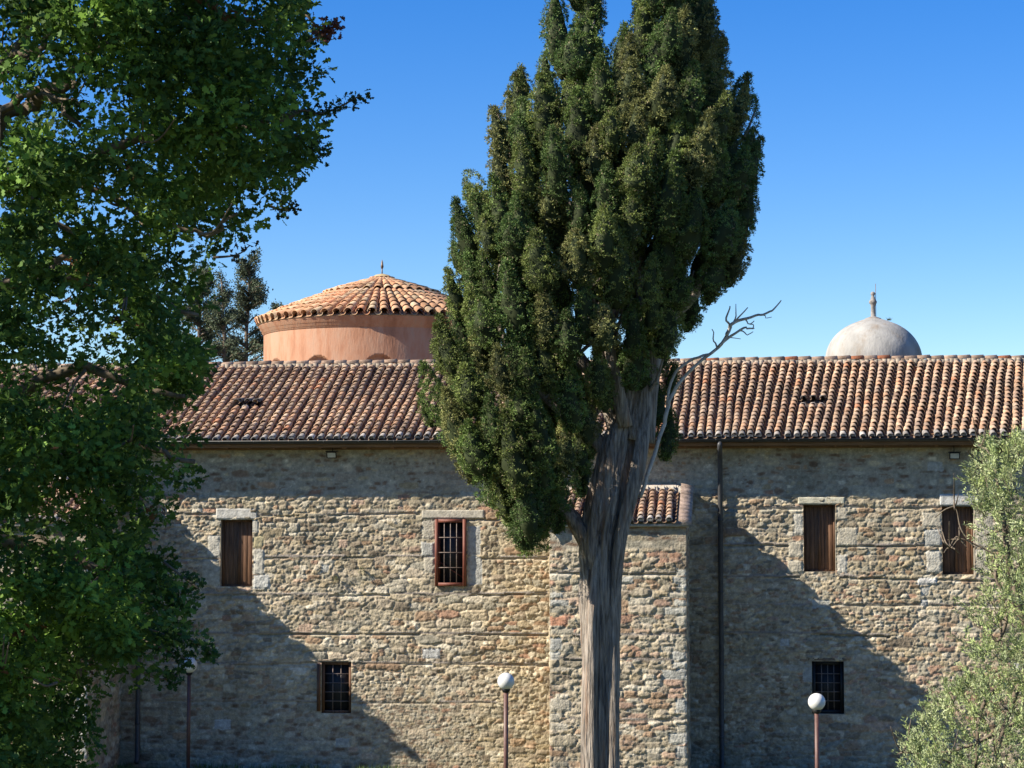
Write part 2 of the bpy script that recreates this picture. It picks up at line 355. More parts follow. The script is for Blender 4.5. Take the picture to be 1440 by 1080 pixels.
# ridge: find y where ray at ridge pixel meets the slope
lo,hi=2.,9.
for _ in range(40):
    mid=(lo+hi)/2
    if P(1100,506,mid)[2] > ez+PT*(mid-EY): lo=mid
    else: hi=mid
RY=lo; RZ=ez+PT*(RY-EY)
TPAL=.86*np.array([(.50,.33,.22),(.42,.25,.16),(.46,.35,.25),(.36,.24,.17),(.30,.21,.16),(.48,.27,.16),(.38,.29,.22),(.26,.20,.16),(.52,.37,.25)])
TRED=np.array([(.50,.19,.09),(.46,.22,.12)])
def tcol():
    c=TRED[random.randrange(2)] if random.random()<.02 else TPAL[random.randrange(len(TPAL))]
    return (c*.6+np.array((.38,.25,.165))*.4)*random.uniform(.78,1.12)
TH=np.linspace(0,math.pi,8)
def cover_tile(mb,p0,p1,side,nrm,r0,r1,col,th=.021,concave=False):
    """half-round tile from lower end p0 (radius r0) to upper end p1 (radius r1)"""
    s=-1 if concave else 1; cs=np.cos(TH)[:,None]; sn=np.sin(TH)[:,None]*s*.92
    vo0=p0+r0*(cs*side+sn*nrm); vo1=p1+r1*(cs*side+sn*nrm)
    vi0=p0+(r0-th)*(cs*side+sn*nrm); n=len(TH)
    v=np.concatenate([vo0,vo1,vi0]); f=[]
    for i in range(n-1):
        q=(i,i+n,i+n+1,i+1); f.append(q if not concave else q[::-1])
        f.append((i,i+1,2*n+i+1,2*n+i))
    vi1=p1+(r1-th)*(cs*side+sn*nrm); v=np.concatenate([v,vi1])
    for i in range(n-1): f.append((2*n+i,2*n+i+1,3*n+i+1,3*n+i))
    mb.add(v,f,col)
def tile_roof(mb,x0,x1,e,ridge,pitch,sp,expo,vents=(),leanf=None,mortar=True,cover_r=.086):
    """e=(y,z) of eave, ridge=(y,z); tile rows run up the slope"""
    dy=ridge[0]-e[0]; dz=ridge[1]-e[1]; L=math.hypot(dy,dz)
    up=np.array([0,dy/L,dz/L]); nm=np.array([0,-dz/L,dy/L]); sd=np.array([1.,0,0])
    ncol=int((x1-x0)/sp); nrow=int(L/expo)
    for c in range(ncol+1):
        xc=x0+c*sp; jx=random.uniform(-.012,.012); ph=random.uniform(0,6); lean=leanf(xc) if leanf else 0; ph2=random.uniform(-.04,.04)
        for r in range(nrow+1):
            s0=r*expo+ph2; s1=s0+expo*1.28
            if s0>L-.05: break
            s1=min(s1,L+.02)
            wob=.014*math.sin(r*.5+ph)
            base=np.array([xc+jx+wob+lean*(s0/L-.5)+random.uniform(-.007,.007),e[0],e[1]+.07*(float(vn(xc*.3,s0*.5,8))-.5)])
            lift=0.; 
            v=None
            for (vx,vw,vs) in vents:
                if abs(xc-vx)<vw: v=(vx,vw,vs)
            off=.036+random.uniform(-.006,.008)
            col=tcol()*(.68+.64*float(fbm(xc*.35,s0*.6,17,3)))
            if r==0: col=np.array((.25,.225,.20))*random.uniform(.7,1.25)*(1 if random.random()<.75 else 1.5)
            if v:
                k=s0-v[2]
                if 0<=k<expo*1.6: lift=.15*(1-k/(expo*1.6))+.03; col=np.array((.12,.11,.10))*random.uniform(.8,1.3)
                if -expo*.45<k<0: s1=s0+expo*.55; col=np.array((.5,.45,.4))
            p0=base+up*s0+nm*(off+.022+lift)-nm*.045; p1=base+sd*(random.uniform(-.006,.006))+up*s1+nm*(off+(lift*.3))-nm*.045
            rr=cover_r*random.uniform(.94,1.06)
            cover_tile(mb,p0+nm*.03,p1+nm*.012,sd,nm,rr,rr*.80,col)
            # channel tile beside it
            q0=p0+sd*sp/2-nm*(.028+lift); q1=p1+sd*sp/2-nm*(.042+lift*.3)
            q0=np.array([xc+sp/2+lean*(s0/L-.5),*(q0[1:])]); q1=np.array([xc+sp/2+lean*(s1/L-.5),*(q1[1:])])
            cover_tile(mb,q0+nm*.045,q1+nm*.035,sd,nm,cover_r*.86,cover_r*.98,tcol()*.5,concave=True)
        if mortar:   # grey mortar plug in the eave mouth
            base=np.array([xc+jx-lean*.5,e[0],e[1]])+nm*.03
            v=base+up*.02+(cover_r*.88)*(np.cos(TH)[:,None]*sd+np.sin(TH)[:,None]*nm*.9)
            mb.add(v,[tuple(range(len(TH)-1,-1,-1))],np.array((.28,.26,.24))*random.uniform(.7,1.2))
    # bedding under the tiles, solid slab
    a=np.array([x0-sp/2,e[0],e[1]]); b=np.array([x1+sp/2,e[0],e[1]])
    lo_=-nm*.065; 
    v=[a+lo_+up*.05,b+lo_+up*.05,b+lo_+up*L,a+lo_+up*L]; v+= [q-nm*.07 for q in v]
    mb.add(v,[(0,1,2,3),(7,6,5,4),(0,4,5,1),(1,5,6,2),(2,6,7,3),(3,7,4,0)],(.16,.13,.11))
def lean_main(x): return float(np.interp(x,[-14,-3,0,2,4,8],[-.05,.10,.28,.6,.85,.9]))+.10*math.sin(x*1.3)+.05*math.sin(x*3.1)
rb=MB()
v1=P(345,566,0); v2=P(1140,562,0)
def slope_s(px,py):
    lo,hi=EY,RY
    for _ in range(40):
        mid=(lo+hi)/2
        if P(px,py,mid)[2] > ez+PT*(mid-EY): lo=mid
        else: hi=mid
    p=P(px,py,lo); return p[0],(lo-EY)/math.cos(R(22))
va=slope_s(345,572); vb=slope_s(1140,566)
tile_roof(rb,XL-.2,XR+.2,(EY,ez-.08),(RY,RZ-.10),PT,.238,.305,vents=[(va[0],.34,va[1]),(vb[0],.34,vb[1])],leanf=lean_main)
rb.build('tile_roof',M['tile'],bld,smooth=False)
# ridge tiles + back slope
rd=MB(); x=XL-.2
while x<XR+.2:
    l=.36; zo=random.uniform(-.008,.012)+.02*math.sin(x*.45)
    cover_tile(rd,np.array([x+l*1.15,RY,RZ-.03+zo+.012]),np.array([x,RY,RZ-.03+zo]),np.array([0,1.,0]),np.array([0,0,1.]),.115,.10,(TRED[0] if random.random()<.08 else np.array((.47,.32,.21)))*random.uniform(.7,1.1))
    x+=l
nxm=int((XR-XL)/.12)
for i in range(nxm):   # rough mortar bedding along the ridge front
    x=XL+i*.12; rd.box((x,RY-.15+random.uniform(-.02,.02),RZ-.20),(x+.125,RY+.05,RZ-.015+random.uniform(-.02,.015)),np.array((.29,.24,.185))*random.uniform(.8,1.15))
rd.build('ridge_tiles',M['tile'],bld)
bk=MB(); bz=RZ-.12
bk.add([(XL-.3,RY,bz),(XR+.3,RY,bz),(XR+.3,2*RY+.6,bz-PT*(RY+.6)),(XL-.3,2*RY+.6,bz-PT*(RY+.6))],[(0,1,2,3)],(.34,.24,.17))
bk.build('rear_roof',M['tile'],bld)
ew=MB()
for X in (XL,XR):
    ew.add([(X,0.0,-.3),(X,2*RY,-.3),(X,2*RY,WT),(X,RY,RZ-.25),(X,0.,WT)],[(0,1,2,3,4)],(.34,.3,.23))
ew.add([(XL,2*RY,-.3),(XR,2*RY,-.3),(XR,2*RY,WT),(XL,2*RY,WT)],[(3,2,1,0)],(.34,.3,.23))
ew.build('end_walls',M['stone'],bld)
# eave boards and soffit
eb=MB()
eb.box((XL-.2,EY+.06,ez-.20),(XR+.2,0.35,ez-.16),(1,1,1)); eb.box((XL-.2,-.06,ez-.31),(XR+.2,.02,ez-.202),(1,1,1)); eb.box((XL-.2,EY+.02,ez-.27),(XR+.2,EY+.055,ez-.12),(1,1,1))
x=XL
while x<XR: eb.box((x,EY+.12,ez-.29),(x+.07,-.1,ez-.2005),(1,1,1)); x+=.62
eb.build('eave_boards',M['board'],bld)
# gutter: half-round trough
gm=MB(); n=9
th=np.linspace(math.pi,2*math.pi,n); gy=EY-.075; gz=ez-.105; rg=.075
for s,rr in ((1,rg),(-1,rg-.006)):
    v=[]; 
    for X in (XL-.3,XR+.3): v+= [(X,gy+rr*math.cos(t),gz+rr*math.sin(t)) for t in th]
    f=[(i,i+1,n+i+1,n+i) for i in range(n-1)]; gm.add(v,f)
gm.box((XL-.3,gy-rg-.004,gz-.012),(XR+.3,gy-rg+.010,gz+.008))
x=XL
while x<XR:
    t2=np.linspace(math.pi,2*math.pi,7)
    gm.tube([(x,gy+(rg+.006)*math.cos(t),gz+(rg+.006)*math.sin(t)) for t in t2],.007,5); x+=.9
gm.build('gutter',M['gutter'],bld)
def downpipe(px,zb):
    X=xr(px,800,-.13); m=MB()
    pts=[(X,gy,gz-.06),(X,gy,gz-.16),(X,gy+.06,gz-.24),(X,-.19,gz-.42),(X,-.13,gz-.52),(X,-.13,2.),(X,-.13,zb+.12),(X,-.2,zb+.02)]
    m.tube(pts,.062,14)
    z=zb+1.
    while z<gz-.7: m.tube([(X,-.13,z),(X,-.13,z+.05)],.070,14); m.box((X-.012,-.09,z+.01),(X+.012,.03,z+.035)); z+=1.8
    m.build('downpipe',M['pipe'],bld,smooth=True)
downpipe(1013.5,-.1); downpipe(196,.1)

# ---- windows
def lintel(px0,px1,py0,py1,col,proud=.035):
    m_=(px0+px1)/2; a,b=xr(px0,py0),xr(px1,py0); c,d=zr(py1,m_),zr(py0,m_)
    m=MB(); nu,nz=int((b-a)/.03)+2,int((d-c)/.03)+2
    U,Z=np.meshgrid(np.linspace(a,b,nu),np.linspace(c,d,nz))
    e=np.minimum(np.minimum(U-a,b-U),np.minimum(Z-c,d-Z)); H=proud*sms(-.01,.03,e)+.012*(fbm(U*9,Z*9,px0)-.5)
    H=np.where(e<=1e-6,-.05,H)
    i=(np.arange(nz-1)[:,None]*nu+np.arange(nu-1)[None]).ravel()
    m.add(np.stack([U.ravel(),-H.ravel(),Z.ravel()],1),np.stack([i,i+1,i+nu+1,i+nu],1).tolist(),np.array(col)*(.85+.3*fbm(U*6,Z*6,px0).ravel()[:,None]))
    return m.build('lintel',M['cutstone'],bld,smooth=True)
lintel(303,363,714,731,(.45,.43,.38)); lintel(592,682,716,730,(.42,.38,.30)); lintel(1121,1189,698,710,(.46,.43,.33)); lintel(1320,1388,694,712,(.43,.42,.39))
lintel(1135,1192,924,930,(.16,.12,.09),.02); lintel(446,498,926,931,(.25,.2,.15),.03)
def shutters(k,label,dep,split,open_=0.):
    a,b,c,d=WB[k]; m=MB(); fw=.045
    for lo,hi in (((a+.003,dep,c+.003),(a+fw,dep+.09,d-.003)),((b-fw,dep,c+.003),(b-.003,dep+.09,d-.003)),((a+fw,dep,d-fw),(b-fw,dep+.09,d-.003)),((a+fw,dep,c+.003),(b-fw,dep+.09,c+fw))): m.box(lo,hi)
    w_=m.build('window',M['wood'],bld); w_['label']=label
    xs_=[a+fw+.004,a+fw+(b-a-2*fw)*split,b-fw-.004]
    for s in (0,1):
        q=MB(); x0,x1=xs_[s],xs_[s+1]-(.008 if s==0 else 0); n=3 if x1-x0>.3 else 2; pw=(x1-x0)/n
        for i in range(n): q.bevbox((x0+i*pw+.002,dep+.03+random.uniform(0,.008),c+fw+.003),(x0+(i+1)*pw-.002,dep+.065,d-fw-.003),.005)
        if s==1: q.box((xs_[1]-.03,dep+.012,c+fw+.006),(xs_[1]+.03,dep+.028,d-fw-.006))
        q.build('shutter',M['wood'],w_)
    q=MB(); q.box((a+fw,dep+.1,c+fw),(b-fw,dep+.13,d-fw)); q.build('backing',M['dark'],w_)
    return w_
shutters('A','closed brown plank shutters under a white lintel',.16,.52)
shutters('C','closed dark plank shutters',.20,.5)
shutters('D','plank shutters behind the olive twigs',.20,.45)
def barred(k,label,dep,fm,fw,nv,nh,prot=0.,stick=False):
    a,b,c,d=WB[k]; m=MB(); y0=dep-prot
    e=.004
    for lo,hi in (((a+e,y0,c+e),(a+fw,dep+.08,d-e)),((b-fw,y0,c+e),(b-e,dep+.08,d-e)),((a+fw,y0+.003,d-fw),(b-fw,dep+.08,d-e)),((a+fw,y0+.003,c+e),(b-fw,dep+.08,c+fw))): m.box(lo,hi)
    w_=m.build('window',fm,bld); w_['label']=label
    q=MB()
    for i in range(1,nv+1):
        x=a+fw+(b-a-2*fw)*i/(nv+1); q.tube([(x,y0+.03,c+fw*.5),(x,y0+.03,d-fw*.5)],.011,6)
    for i in range(1,nh+1):
        z=c+fw+(d-c-2*fw)*i/(nh+1); q.tube([(a+fw*.5,y0+.018,z),(b-fw*.5,y0+.018,z)],.010,6)
    q.build('bars',M['iron'],w_)
    q=MB(); q.box((a+fw,dep+.09,c+fw),(b-fw,dep+.10,d-fw)); q.build('pane',M['glass'],w_)
    if stick:
        q=MB(); q.box((a+fw*1.0,dep+.04,c+fw+.02),(a+fw+.03,dep+.06,d-fw)); q.tube([(a+fw,dep+.05,c+.62),(b-fw,dep+.05,c+.2)],.014,5); q.build('brace',M['redwood'],w_)
    return w_
barred('B','red brown framed window with iron bars',0.02,M['redwood'],.085,3,3,prot=.12,stick=True)
barred('E','small barred window with old timber frame',.05,M['wood'],.07,2,4)
barred('F','small barred window in dark frame',.10,M['black'],.09,3,4)
# E window: outer timber jamb board
q=MB(); a,b,c,d=WB['E']; q.box((a-.11,-.055,c+.05),(a-.02,.05,d-.05)); q.build('timber_jamb',M['wood'],bld)

# ---- wings (lean-to bays that stand forward of the range)
def wing(px0,px1,dep,ptop,peave_px,label,seed,pyt):
    f=-dep
    xb=xr(px1,800,f); xa=xr(px0,800,f)
    zt=zr(pyt,(px0+px1)/2,0); ze=zr(735,(px0+px1)/2,-(dep+.15)); SLP=(zt-ze)/(dep+.15)
    w_=sheet('wing',(xa,f),(1,0),(0,-1),xb-xa,-.4,ze-.10,.028,seed,bld,rough=.9,redp=.10,size=1.12,
       beams=[(0,xb-xa,1,.8,zr(806,870,f),.05),(0,xb-xa,1,1.2,zr(892,870,f),.06),(0,xb-xa,1.3,.8,zr(928,870,f),.05),(0,xb-xa,.5,.4,zr(1010,870,f),.04)],
       blocks=quoins(xb-xa,seed), zone=lambda X,Z,a:(a['rough'].__imul__(1-.8*sms(ze-.72,ze-.60,Z)), a['flush'].__iadd__(.7*sms(ze-.75,ze-.60,Z))))
    w_['label']=label
    for (o,ud,nd,nm_) in (((xb,f),(0,1),(1,0),'side_wall'),((xa,f),(0,1),(-1,0),'side_wall')):
        sheet(nm_,o,ud,nd,dep+.02,-.4,zt-.05,.04,seed+5,w_,rough=.7,redp=.08,z1f=lambda U:ze-.10+U*SLP)
    rb=MB(); x0=xa-.12; x1=xb+.10
    tile_roof(rb,x0+.06,x1-.34,(-dep-.15,ze),(0.0,zt-.03),0,.225,.30)
    # verge: tiles laid crosswise down the right edge, and hanging slab
    L=math.hypot(dep+.15,zt-ze); up=np.array([0,(dep+.15)/L,(zt-ze)/L]); nm=np.array([0,-up[2],up[1]])
    for side in (1,-1):
        s=.03
        while s<L-.1:
            e=np.array([x1-.27 if side>0 else x0+.1,-dep-.15,ze])+up*s+nm*.035
            cover_tile(rb,e+np.array([side*.31,0,-.06]),e+np.array([0,0,.03]),up,nm,.13,.105,np.array((.40,.29,.215))*random.uniform(.75,1.15)); s+=.29
    rb.build('wing_roof',M['tile'],w_)
    m=MB(); a=np.array([x0,-dep-.10,ze-.10]); b=np.array([x1-.02,-dep-.10,ze-.10])
    v=[a,b,b+up*(L-.06),a+up*(L-.06)]; v=v+[q+np.array([0,0,.05]) for q in v]
    m.add(v,[(3,2,1,0),(4,5,6,7),(0,1,5,4),(1,2,6,5),(2,3,7,6),(3,0,4,7)],(.36,.32,.25))
    # mortar flashing where the roof meets the wall
    U=np.linspace(x0+.02,x1-.05,60)
    for i in range(59):
        t=.04*math.sin(i*1.7)+random.uniform(-.01,.01)
        drop=.0 if U[i]<x1-.42 else (U[i]-(x1-.42))*.35
        z=zt-drop
        m.add([(U[i],-.46+t,z-.03),(U[i+1],-.46+t,z-.03),(U[i+1],.0,z+.04),(U[i],.0,z+.04),(U[i],-.46+t,z-.28),(U[i+1],-.46+t,z-.28)],[(0,1,2,3),(4,5,1,0)],(.42,.37,.30))
    m.build('roof_bed',M['cutstone'],w_)
    return w_
def quoins(L,seed):
    rnd=random.Random(seed); out=[]; z=-.3; k=0
    cols=[TN,GR,(.42,.40,.34),(.37,.33,.25),(.44,.42,.36)]
    while z<5.6:
        h=rnd.uniform(.16,.36); w1=rnd.uniform(.32,.6) if k%2 else rnd.uniform(.22,.36)
        if rnd.random()<.7: out.append((L-w1,L-.0,z,z+h-.02,rnd.choice(cols),.02))
        w2=rnd.uniform(.24,.6)
        if rnd.random()<.5: out.append((0.0,w2,z,z+h*.9-.02,rnd.choice(cols+[(.42,.22,.14)]),.02))
        if rnd.random()<.28:
            u=rnd.uniform(.5,L-.9); out.append((u,u+rnd.uniform(.2,.45),z,z+rnd.uniform(.1,.2),rnd.choice(cols+[(.42,.22,.14)]*2),.03))
        z+=h; k+=1
    return out
wing(773,965,2.66,683,742,'forward bay with sharp stone corners below its own small tile roof',11,683)
wing(-130,125,2.85,672,742,'forward bay behind the oak',23,668)

# ------------------------------------------------------------------ floodlights
def floodlight(px,py,label):
    p=P(px,py,-.16); t=thing('floodlight',label,'floodlight',p,'floodlights under the eaves')
    m=MB(); x,y,z=p
    m.add([(x-.13,y-.06,z-.12),(x+.13,y-.06,z-.12),(x+.13,y-.10,z+.04),(x-.13,y-.10,z+.04),(x-.09,y+.02,z-.10),(x+.09,y+.02,z-.10),(x+.09,y+.02,z+.05),(x-.09,y+.02,z+.05)],
          [(0,1,2,3),(7,6,5,4),(0,4,5,1),(1,5,6,2),(2,6,7,3),(3,7,4,0)])
    m.box((x-.15,y-.12,z+.045),(x+.15,y+.03,z+.065))
    m.build('housing',M['black'],t)
    q=MB(); q.add([(x-.105,y-.068,z-.10),(x+.105,y-.068,z-.10),(x+.105,y-.104,z+.02),(x-.105,y-.104,z+.02)],[(0,1,2,3)]); q.build('lens',M['lens'],t)
    q=MB(); q.box((x-.015,y+.021,z-.03),(x+.015,.02,z)); q.box((x-.06,y+.1,z-.07),(x+.06,.01,z+.04)); q.tube([(x,y+.05,z+.06),(x,y+.10,z+.2),(x,-.02,z+.30)],.010,6); q.build('bracket',M['black'],t)
floodlight(467,638,'small black floodlight under the eave, above and between the two left upper windows')
floodlight(1342,639,'small black floodlight under the eave at right, beside the olive top')

# ------------------------------------------------------------------ lamp posts
def lamp(px,py,Y,r,label):
    p=P(px,py,Y); gz_=float(ground_z(p[0],p[1])); t=thing('lamp_post',label,'lamp post',(p[0],p[1],gz_),'globe lamp posts along the wall')
    m=MB(); m.tube([(p[0],p[1],gz_-.1),(p[0],p[1],p[2]-r*.95)],.048,16); m.lathe([(.11,0),(.11,.03),(.07,.06),(.05,.12)],(p[0],p[1],gz_+.0),16); m.build('post',M['post'],t,smooth=True)
    m=MB(); m.lathe([(.05,-.07),(.075,-.05),(.09,-.01),(.085,.02),(.06,.03)],(p[0],p[1],p[2]-r*.93),20); m.build('collar',M['black'],t,smooth=True)
    m=MB(); pr=[(max(r*math.cos(a),1e-4),r*math.sin(a)) for a in np.linspace(-1.25,math.pi/2,26)]; m.lathe(pr,p,36); m.build('globe',M['globe'],t,smooth=True)
lamp(711.5,958,-9.5,.178,'lamp post with white globe beside the pale stone bay, in full sun')
lamp(1148.5,987,-9.5,.178,'lamp post with white globe in front of the dark barred window at right')
lamp(266,935,-1.1,.205,'lamp post with shaded globe half hidden by oak leaves')

# ------------------------------------------------------------------ church with tiled drum
DC=P(537,455,15.0); DCX,DCY=float(DC[0]),15.0
sc=FPX/((np.array([DCX,DCY,0])-CAM)@Fv)       # px per metre at the drum centre
RW=167/sc; RE=178/sc
zE=zr(459,362,DCY)                            # eave height
ch=thing('church','round rose plastered church drum with a conical clay tile roof and iron finial','church',(DCX,DCY,0))
nth,nzd=900,170
th=np.linspace(-math.pi,math.pi,nth,endpoint=False); zz=np.linspace(5.2,zE-.28,nzd)
T,ZZ=np.meshgrid(th,zz)
# niches every 30 degrees; facing -Y is angle -90deg
view=math.atan2(CAM[1]-DCY,CAM[0]-DCX)
ang=np.degrees(T-view+0.0); am=(ang+1.0+15)%30-15
atop=zr(501,462,DCY-RW*.9)
xx=am*math.pi/180*RW; rad_n=.50
inside=((ZZ<atop-rad_n)&(abs(xx)<rad_n))|((ZZ>=atop-rad_n)&(xx**2+(ZZ-(atop-rad_n))**2<rad_n**2))
RR=np.where(inside,RW-.16,RW)+.008*(fbm(T*8,ZZ*2,4)-.5)
v=np.stack([DCX+RR*np.cos(T),DCY+RR*np.sin(T),ZZ],-1).reshape(-1,3)
i=np.arange(nzd-1)[:,None]*nth; j=np.arange(nth)[None]; j2=(j+1)%nth
f=np.stack([(i+j).ravel(),(i+j2).ravel(),(i+nth+j2).ravel(),(i+nth+j).ravel()],1)
npmesh('drum_wall',v,f,M['plaster'],ch,smooth=False)
m=MB(); m.lathe([(RW-.05,-.42),(RW+.02,-.40),(RW+.02,-.34),(RW+.06,-.32),(RW+.07,-.24),(RW+.12,-.21),(RW+.13,-.13),(RW+.17,-.10),(RW+.17,-.02),(RW-.3,0)],(DCX,DCY,zE),144); m.build('cornice',M['plaster'],ch)
apex=zr(389,537,DCY); CH=apex-zE
cm=MB(); NC=68; L=math.hypot(RE,CH); rows=11
cpal=np.array([(.54,.33,.20),(.50,.29,.165),(.52,.37,.24),(.46,.26,.15),(.42,.31,.20),(.52,.28,.16)])
for c in range(NC):
    a=2*math.pi*c/NC; od=np.array([math.cos(a),math.sin(a),0]); sd=np.array([-math.sin(a),math.cos(a),0])
    up=(-od*RE+np.array([0,0,CH]))/L; nm=np.cross(sd,up); nm=nm if nm[2]>0 else -nm
    j=random.uniform(-.01,.01)
    for r in range(rows):
        s0=r*L/rows; 
        if r>rows*.50 and c%2: break
        if r>rows*.84 and c%4: break
        s1=s0+L/rows*1.25; s1=min(s1,L*.985)
        if s1<=s0: continue
        base=np.array([DCX,DCY,zE])+od*RE
        wd=2*math.pi*RE*(1-s0/L)/NC*(1 if r<=rows*.50 else 2 if r<=rows*.84 else 4)
        r0=min(.125,wd*.40)*random.uniform(.95,1.05)+.02; sg=.16*math.sin(math.pi*s0/L)*.4
        p0=base+up*s0+nm*(.045+sg)+sd*random.uniform(-.014,.014); p1=base+up*s1+nm*(.01+.16*.4*math.sin(math.pi*s1/L))+sd*j
        col=cpal[random.randrange(6)]*random.uniform(.72,1.08)
        if random.random()<.04: col=np.array((.55,.26,.14))
        cover_tile(cm,p0,p1,sd,nm,r0,r0*.8,col,.02)
        a2=sd*wd/2; cover_tile(cm,p0+a2-nm*.0,p1+a2*.85-nm*.02,sd,nm,r0*.8,r0*.8,col*.8,.02,concave=True)
cm.lathe([(RE-.06,-.05),(RE*.62,CH*.38+.05-.05),(RE*.3,CH*.70-.02),(.12,CH-.05)],(DCX,DCY,zE),72,(.36,.25,.15))
cm.lathe([(RE-.30,-.10),(RE-.04,-.06),(RE-.06,-.05)],(DCX,DCY,zE),72,(.36,.25,.15))
cm.build('cone_roof',M['ctile'],ch)
m=MB(); m.lathe([(.42,CH-.14),(.36,CH-.03),(.22,CH+.05),(.06,CH+.09),(.001,CH+.09)],(DCX,DCY,zE),24,(.40,.31,.17)); m.build('mortar_cap',M['cutstone'],ch,smooth=True)
m=MB(); zc=zE+CH+.06; m.tube([(DCX,DCY,zc),(DCX,DCY,zc+.2)],.022,8); m.add([(DCX,DCY-.015,zc+.12),(DCX+.05,DCY,zc+.26),(DCX+.03,DCY,zc+.42),(DCX,DCY,zc+.52),(DCX-.03,DCY,zc+.42),(DCX-.05,DCY,zc+.26),(DCX,DCY+.015,zc+.3)],[(0,1,2,3,4,5),(6,2,1),(6,3,2),(6,4,3),(6,5,4),(6,1,0),(6,0,5)]); m.build('finial',M['iron'],ch)
m=MB(); m.box((DCX-5.5,RY*2+1.0,-.3),(DCX+5.5,DCY+8,5.0),(.34,.3,.23))
m.add([(DCX-5.8,RY*2+.8,5.0),(DCX+5.8,RY*2+.8,5.0),(DCX+4,DCY,6.2),(DCX-4,DCY,6.2),(DCX-5.8,DCY+8.2,5.0),(DCX+5.8,DCY+8.2,5.0)],[(0,1,2,3),(3,2,5,4),(0,3,4),(1,5,2)],(.34,.24,.17))
m.build('church_body',M['stone'],ch)

# ------------------------------------------------------------------ white dome
WC=P(1228.5,507,16.0); sc2=FPX/((np.array(WC)-CAM)@Fv); RD=67.5/sc2
dm=thing('domed_belfry','weathered white plaster dome with a stone finial above the right of the roof','dome',(WC[0],WC[1],0))
Hd=(P(1228.5,447,16)-WC)[2]
M['finial']=mat('weathered_finial',(.22,.20,.18),.9,var=.3,nscale=9)
pr=[]
for a in np.linspace(-.15,math.pi/2,40):
    rr=RD*math.cos(a)**1.0; z=Hd*math.sin(a)*.96
    if a>1.2: z+= (a-1.2)/.37*Hd*.045
    pr.append((max(rr,.001),z))
m=MB(); m.lathe(pr,WC,72); m.build('dome_shell',M['limewash'],dm,smooth=True)
m=MB(); m.lathe([(RD*.97,-WC[2]+0),(RD*.97,-.45),(RD*1.06,-.40),(RD*1.06,-.28),(RD*.98,-.2)],WC,48); m.build('drum_wall',M['plaster'],dm)
x,y=float(WC[0]),float(WC[1]); z0=float(WC[2]+Hd)
m=MB(); m.lathe([(.30,-.12),(.26,-.02),(.13,.03),(.075,.06),(.07,.42),(.085,.50),(.12,.54),(.13,.60),(.10,.66),(.07,.70),(.065,.78),(.04,.81),(.07,.86),(.075,.91),(.05,.96),(.005,.98)],(x,y,z0),20); m.v[-1][:,2]=z0+(m.v[-1][:,2]-z0)*.88; m.build('finial',M['finial'],dm,smooth=True)
m=MB(); m.tube([(x+.09,y,z0+.05),(x+.09,y,z0+1.12)],.010,6); m.build('lightning_rod',M['iron'],dm)
m=MB()
for k in range(26):
    a=random.uniform(0,6.28); l=random.uniform(.06,.16); b=np.array([x+.50+random.uniform(-.06,.06),y-.12,z0-.10]); e=b+np.array([math.cos(a)*l*.6,math.sin(a)*l*.6,l*.8])
    m.add([b,b+(0.015,0,0),e],[(0,1,2)],(.07,.08,.03))
tg=m.build('weed_tuft',M['grass']); tag(tg,'tiny weed tuft growing on the white dome near its top','weed')

# ------------------------------------------------------------------ foliage machinery
def inpoly(px,py,poly):
    poly=np.asarray(poly,float); x0,y0=poly[:,0],poly[:,1]; x1,y1=np.roll(x0,-1),np.roll(y0,-1)
    r=np.zeros(len(px),bool)
    for a,b,c,d in zip(x0,y0,x1,y1):
        k=((b>py)!=(d>py)); r^= k&(px<(c-a)*(py-b)/((d-b) if d!=b else 1e-9)+a)
    return r
def pdist(px,py,poly):
    poly=np.asarray(poly,float); D=np.full(len(px),1e9)
    for a,b in zip(poly,np.roll(poly,-1,0)):
        ab=b-a; t=np.clip(((px-a[0])*ab[0]+(py-a[1])*ab[1])/(ab@ab+1e-9),0,1)
        D=np.minimum(D,np.hypot(px-a[0]-t*ab[0],py-a[1]-t*ab[1]))
    return D
def inflate(polypx,Yt,RM,n,inset,rng,shell=.65,dens=None):
    """polypx: crown outline from the photograph, given its own depth; returns points in the crown volume"""
    W=np.array([P(a,b,Yt) for a,b in polypx]); poly=W[:,[0,2]]; out=[]; tot=0
    lo,hi=poly.min(0),poly.max(0)
    while tot<n:
        q=rng.uniform(lo,hi,(n*3,2)); k=inpoly(q[:,0],q[:,1],poly); q=q[k]; d=pdist(q[:,0],q[:,1],poly)
        k=d>inset; q=q[k]; d=np.minimum(d[k],RM)
        h=np.sqrt(np.maximum(d*(2*RM-d),0))*.95
        s=rng.random(len(q)); sg=np.where(rng.random(len(q))<.62,-1,1)
        dep=np.where(s<shell,h*(.78+.22*rng.random(len(q)))*sg,h*rng.uniform(-1,1,len(q)))
        p=np.stack([q[:,0],Yt+dep,q[:,1]],1)
        if dens is not None: p=p[rng.random(len(p))<dens(p)]
        out.append(p); tot+=len(p)
    return np.concatenate(out)[:n]
def rnd_dir(n,rng):
    v=rng.normal(size=(n,3)); return v/np.linalg.norm(v,axis=1)[:,None]
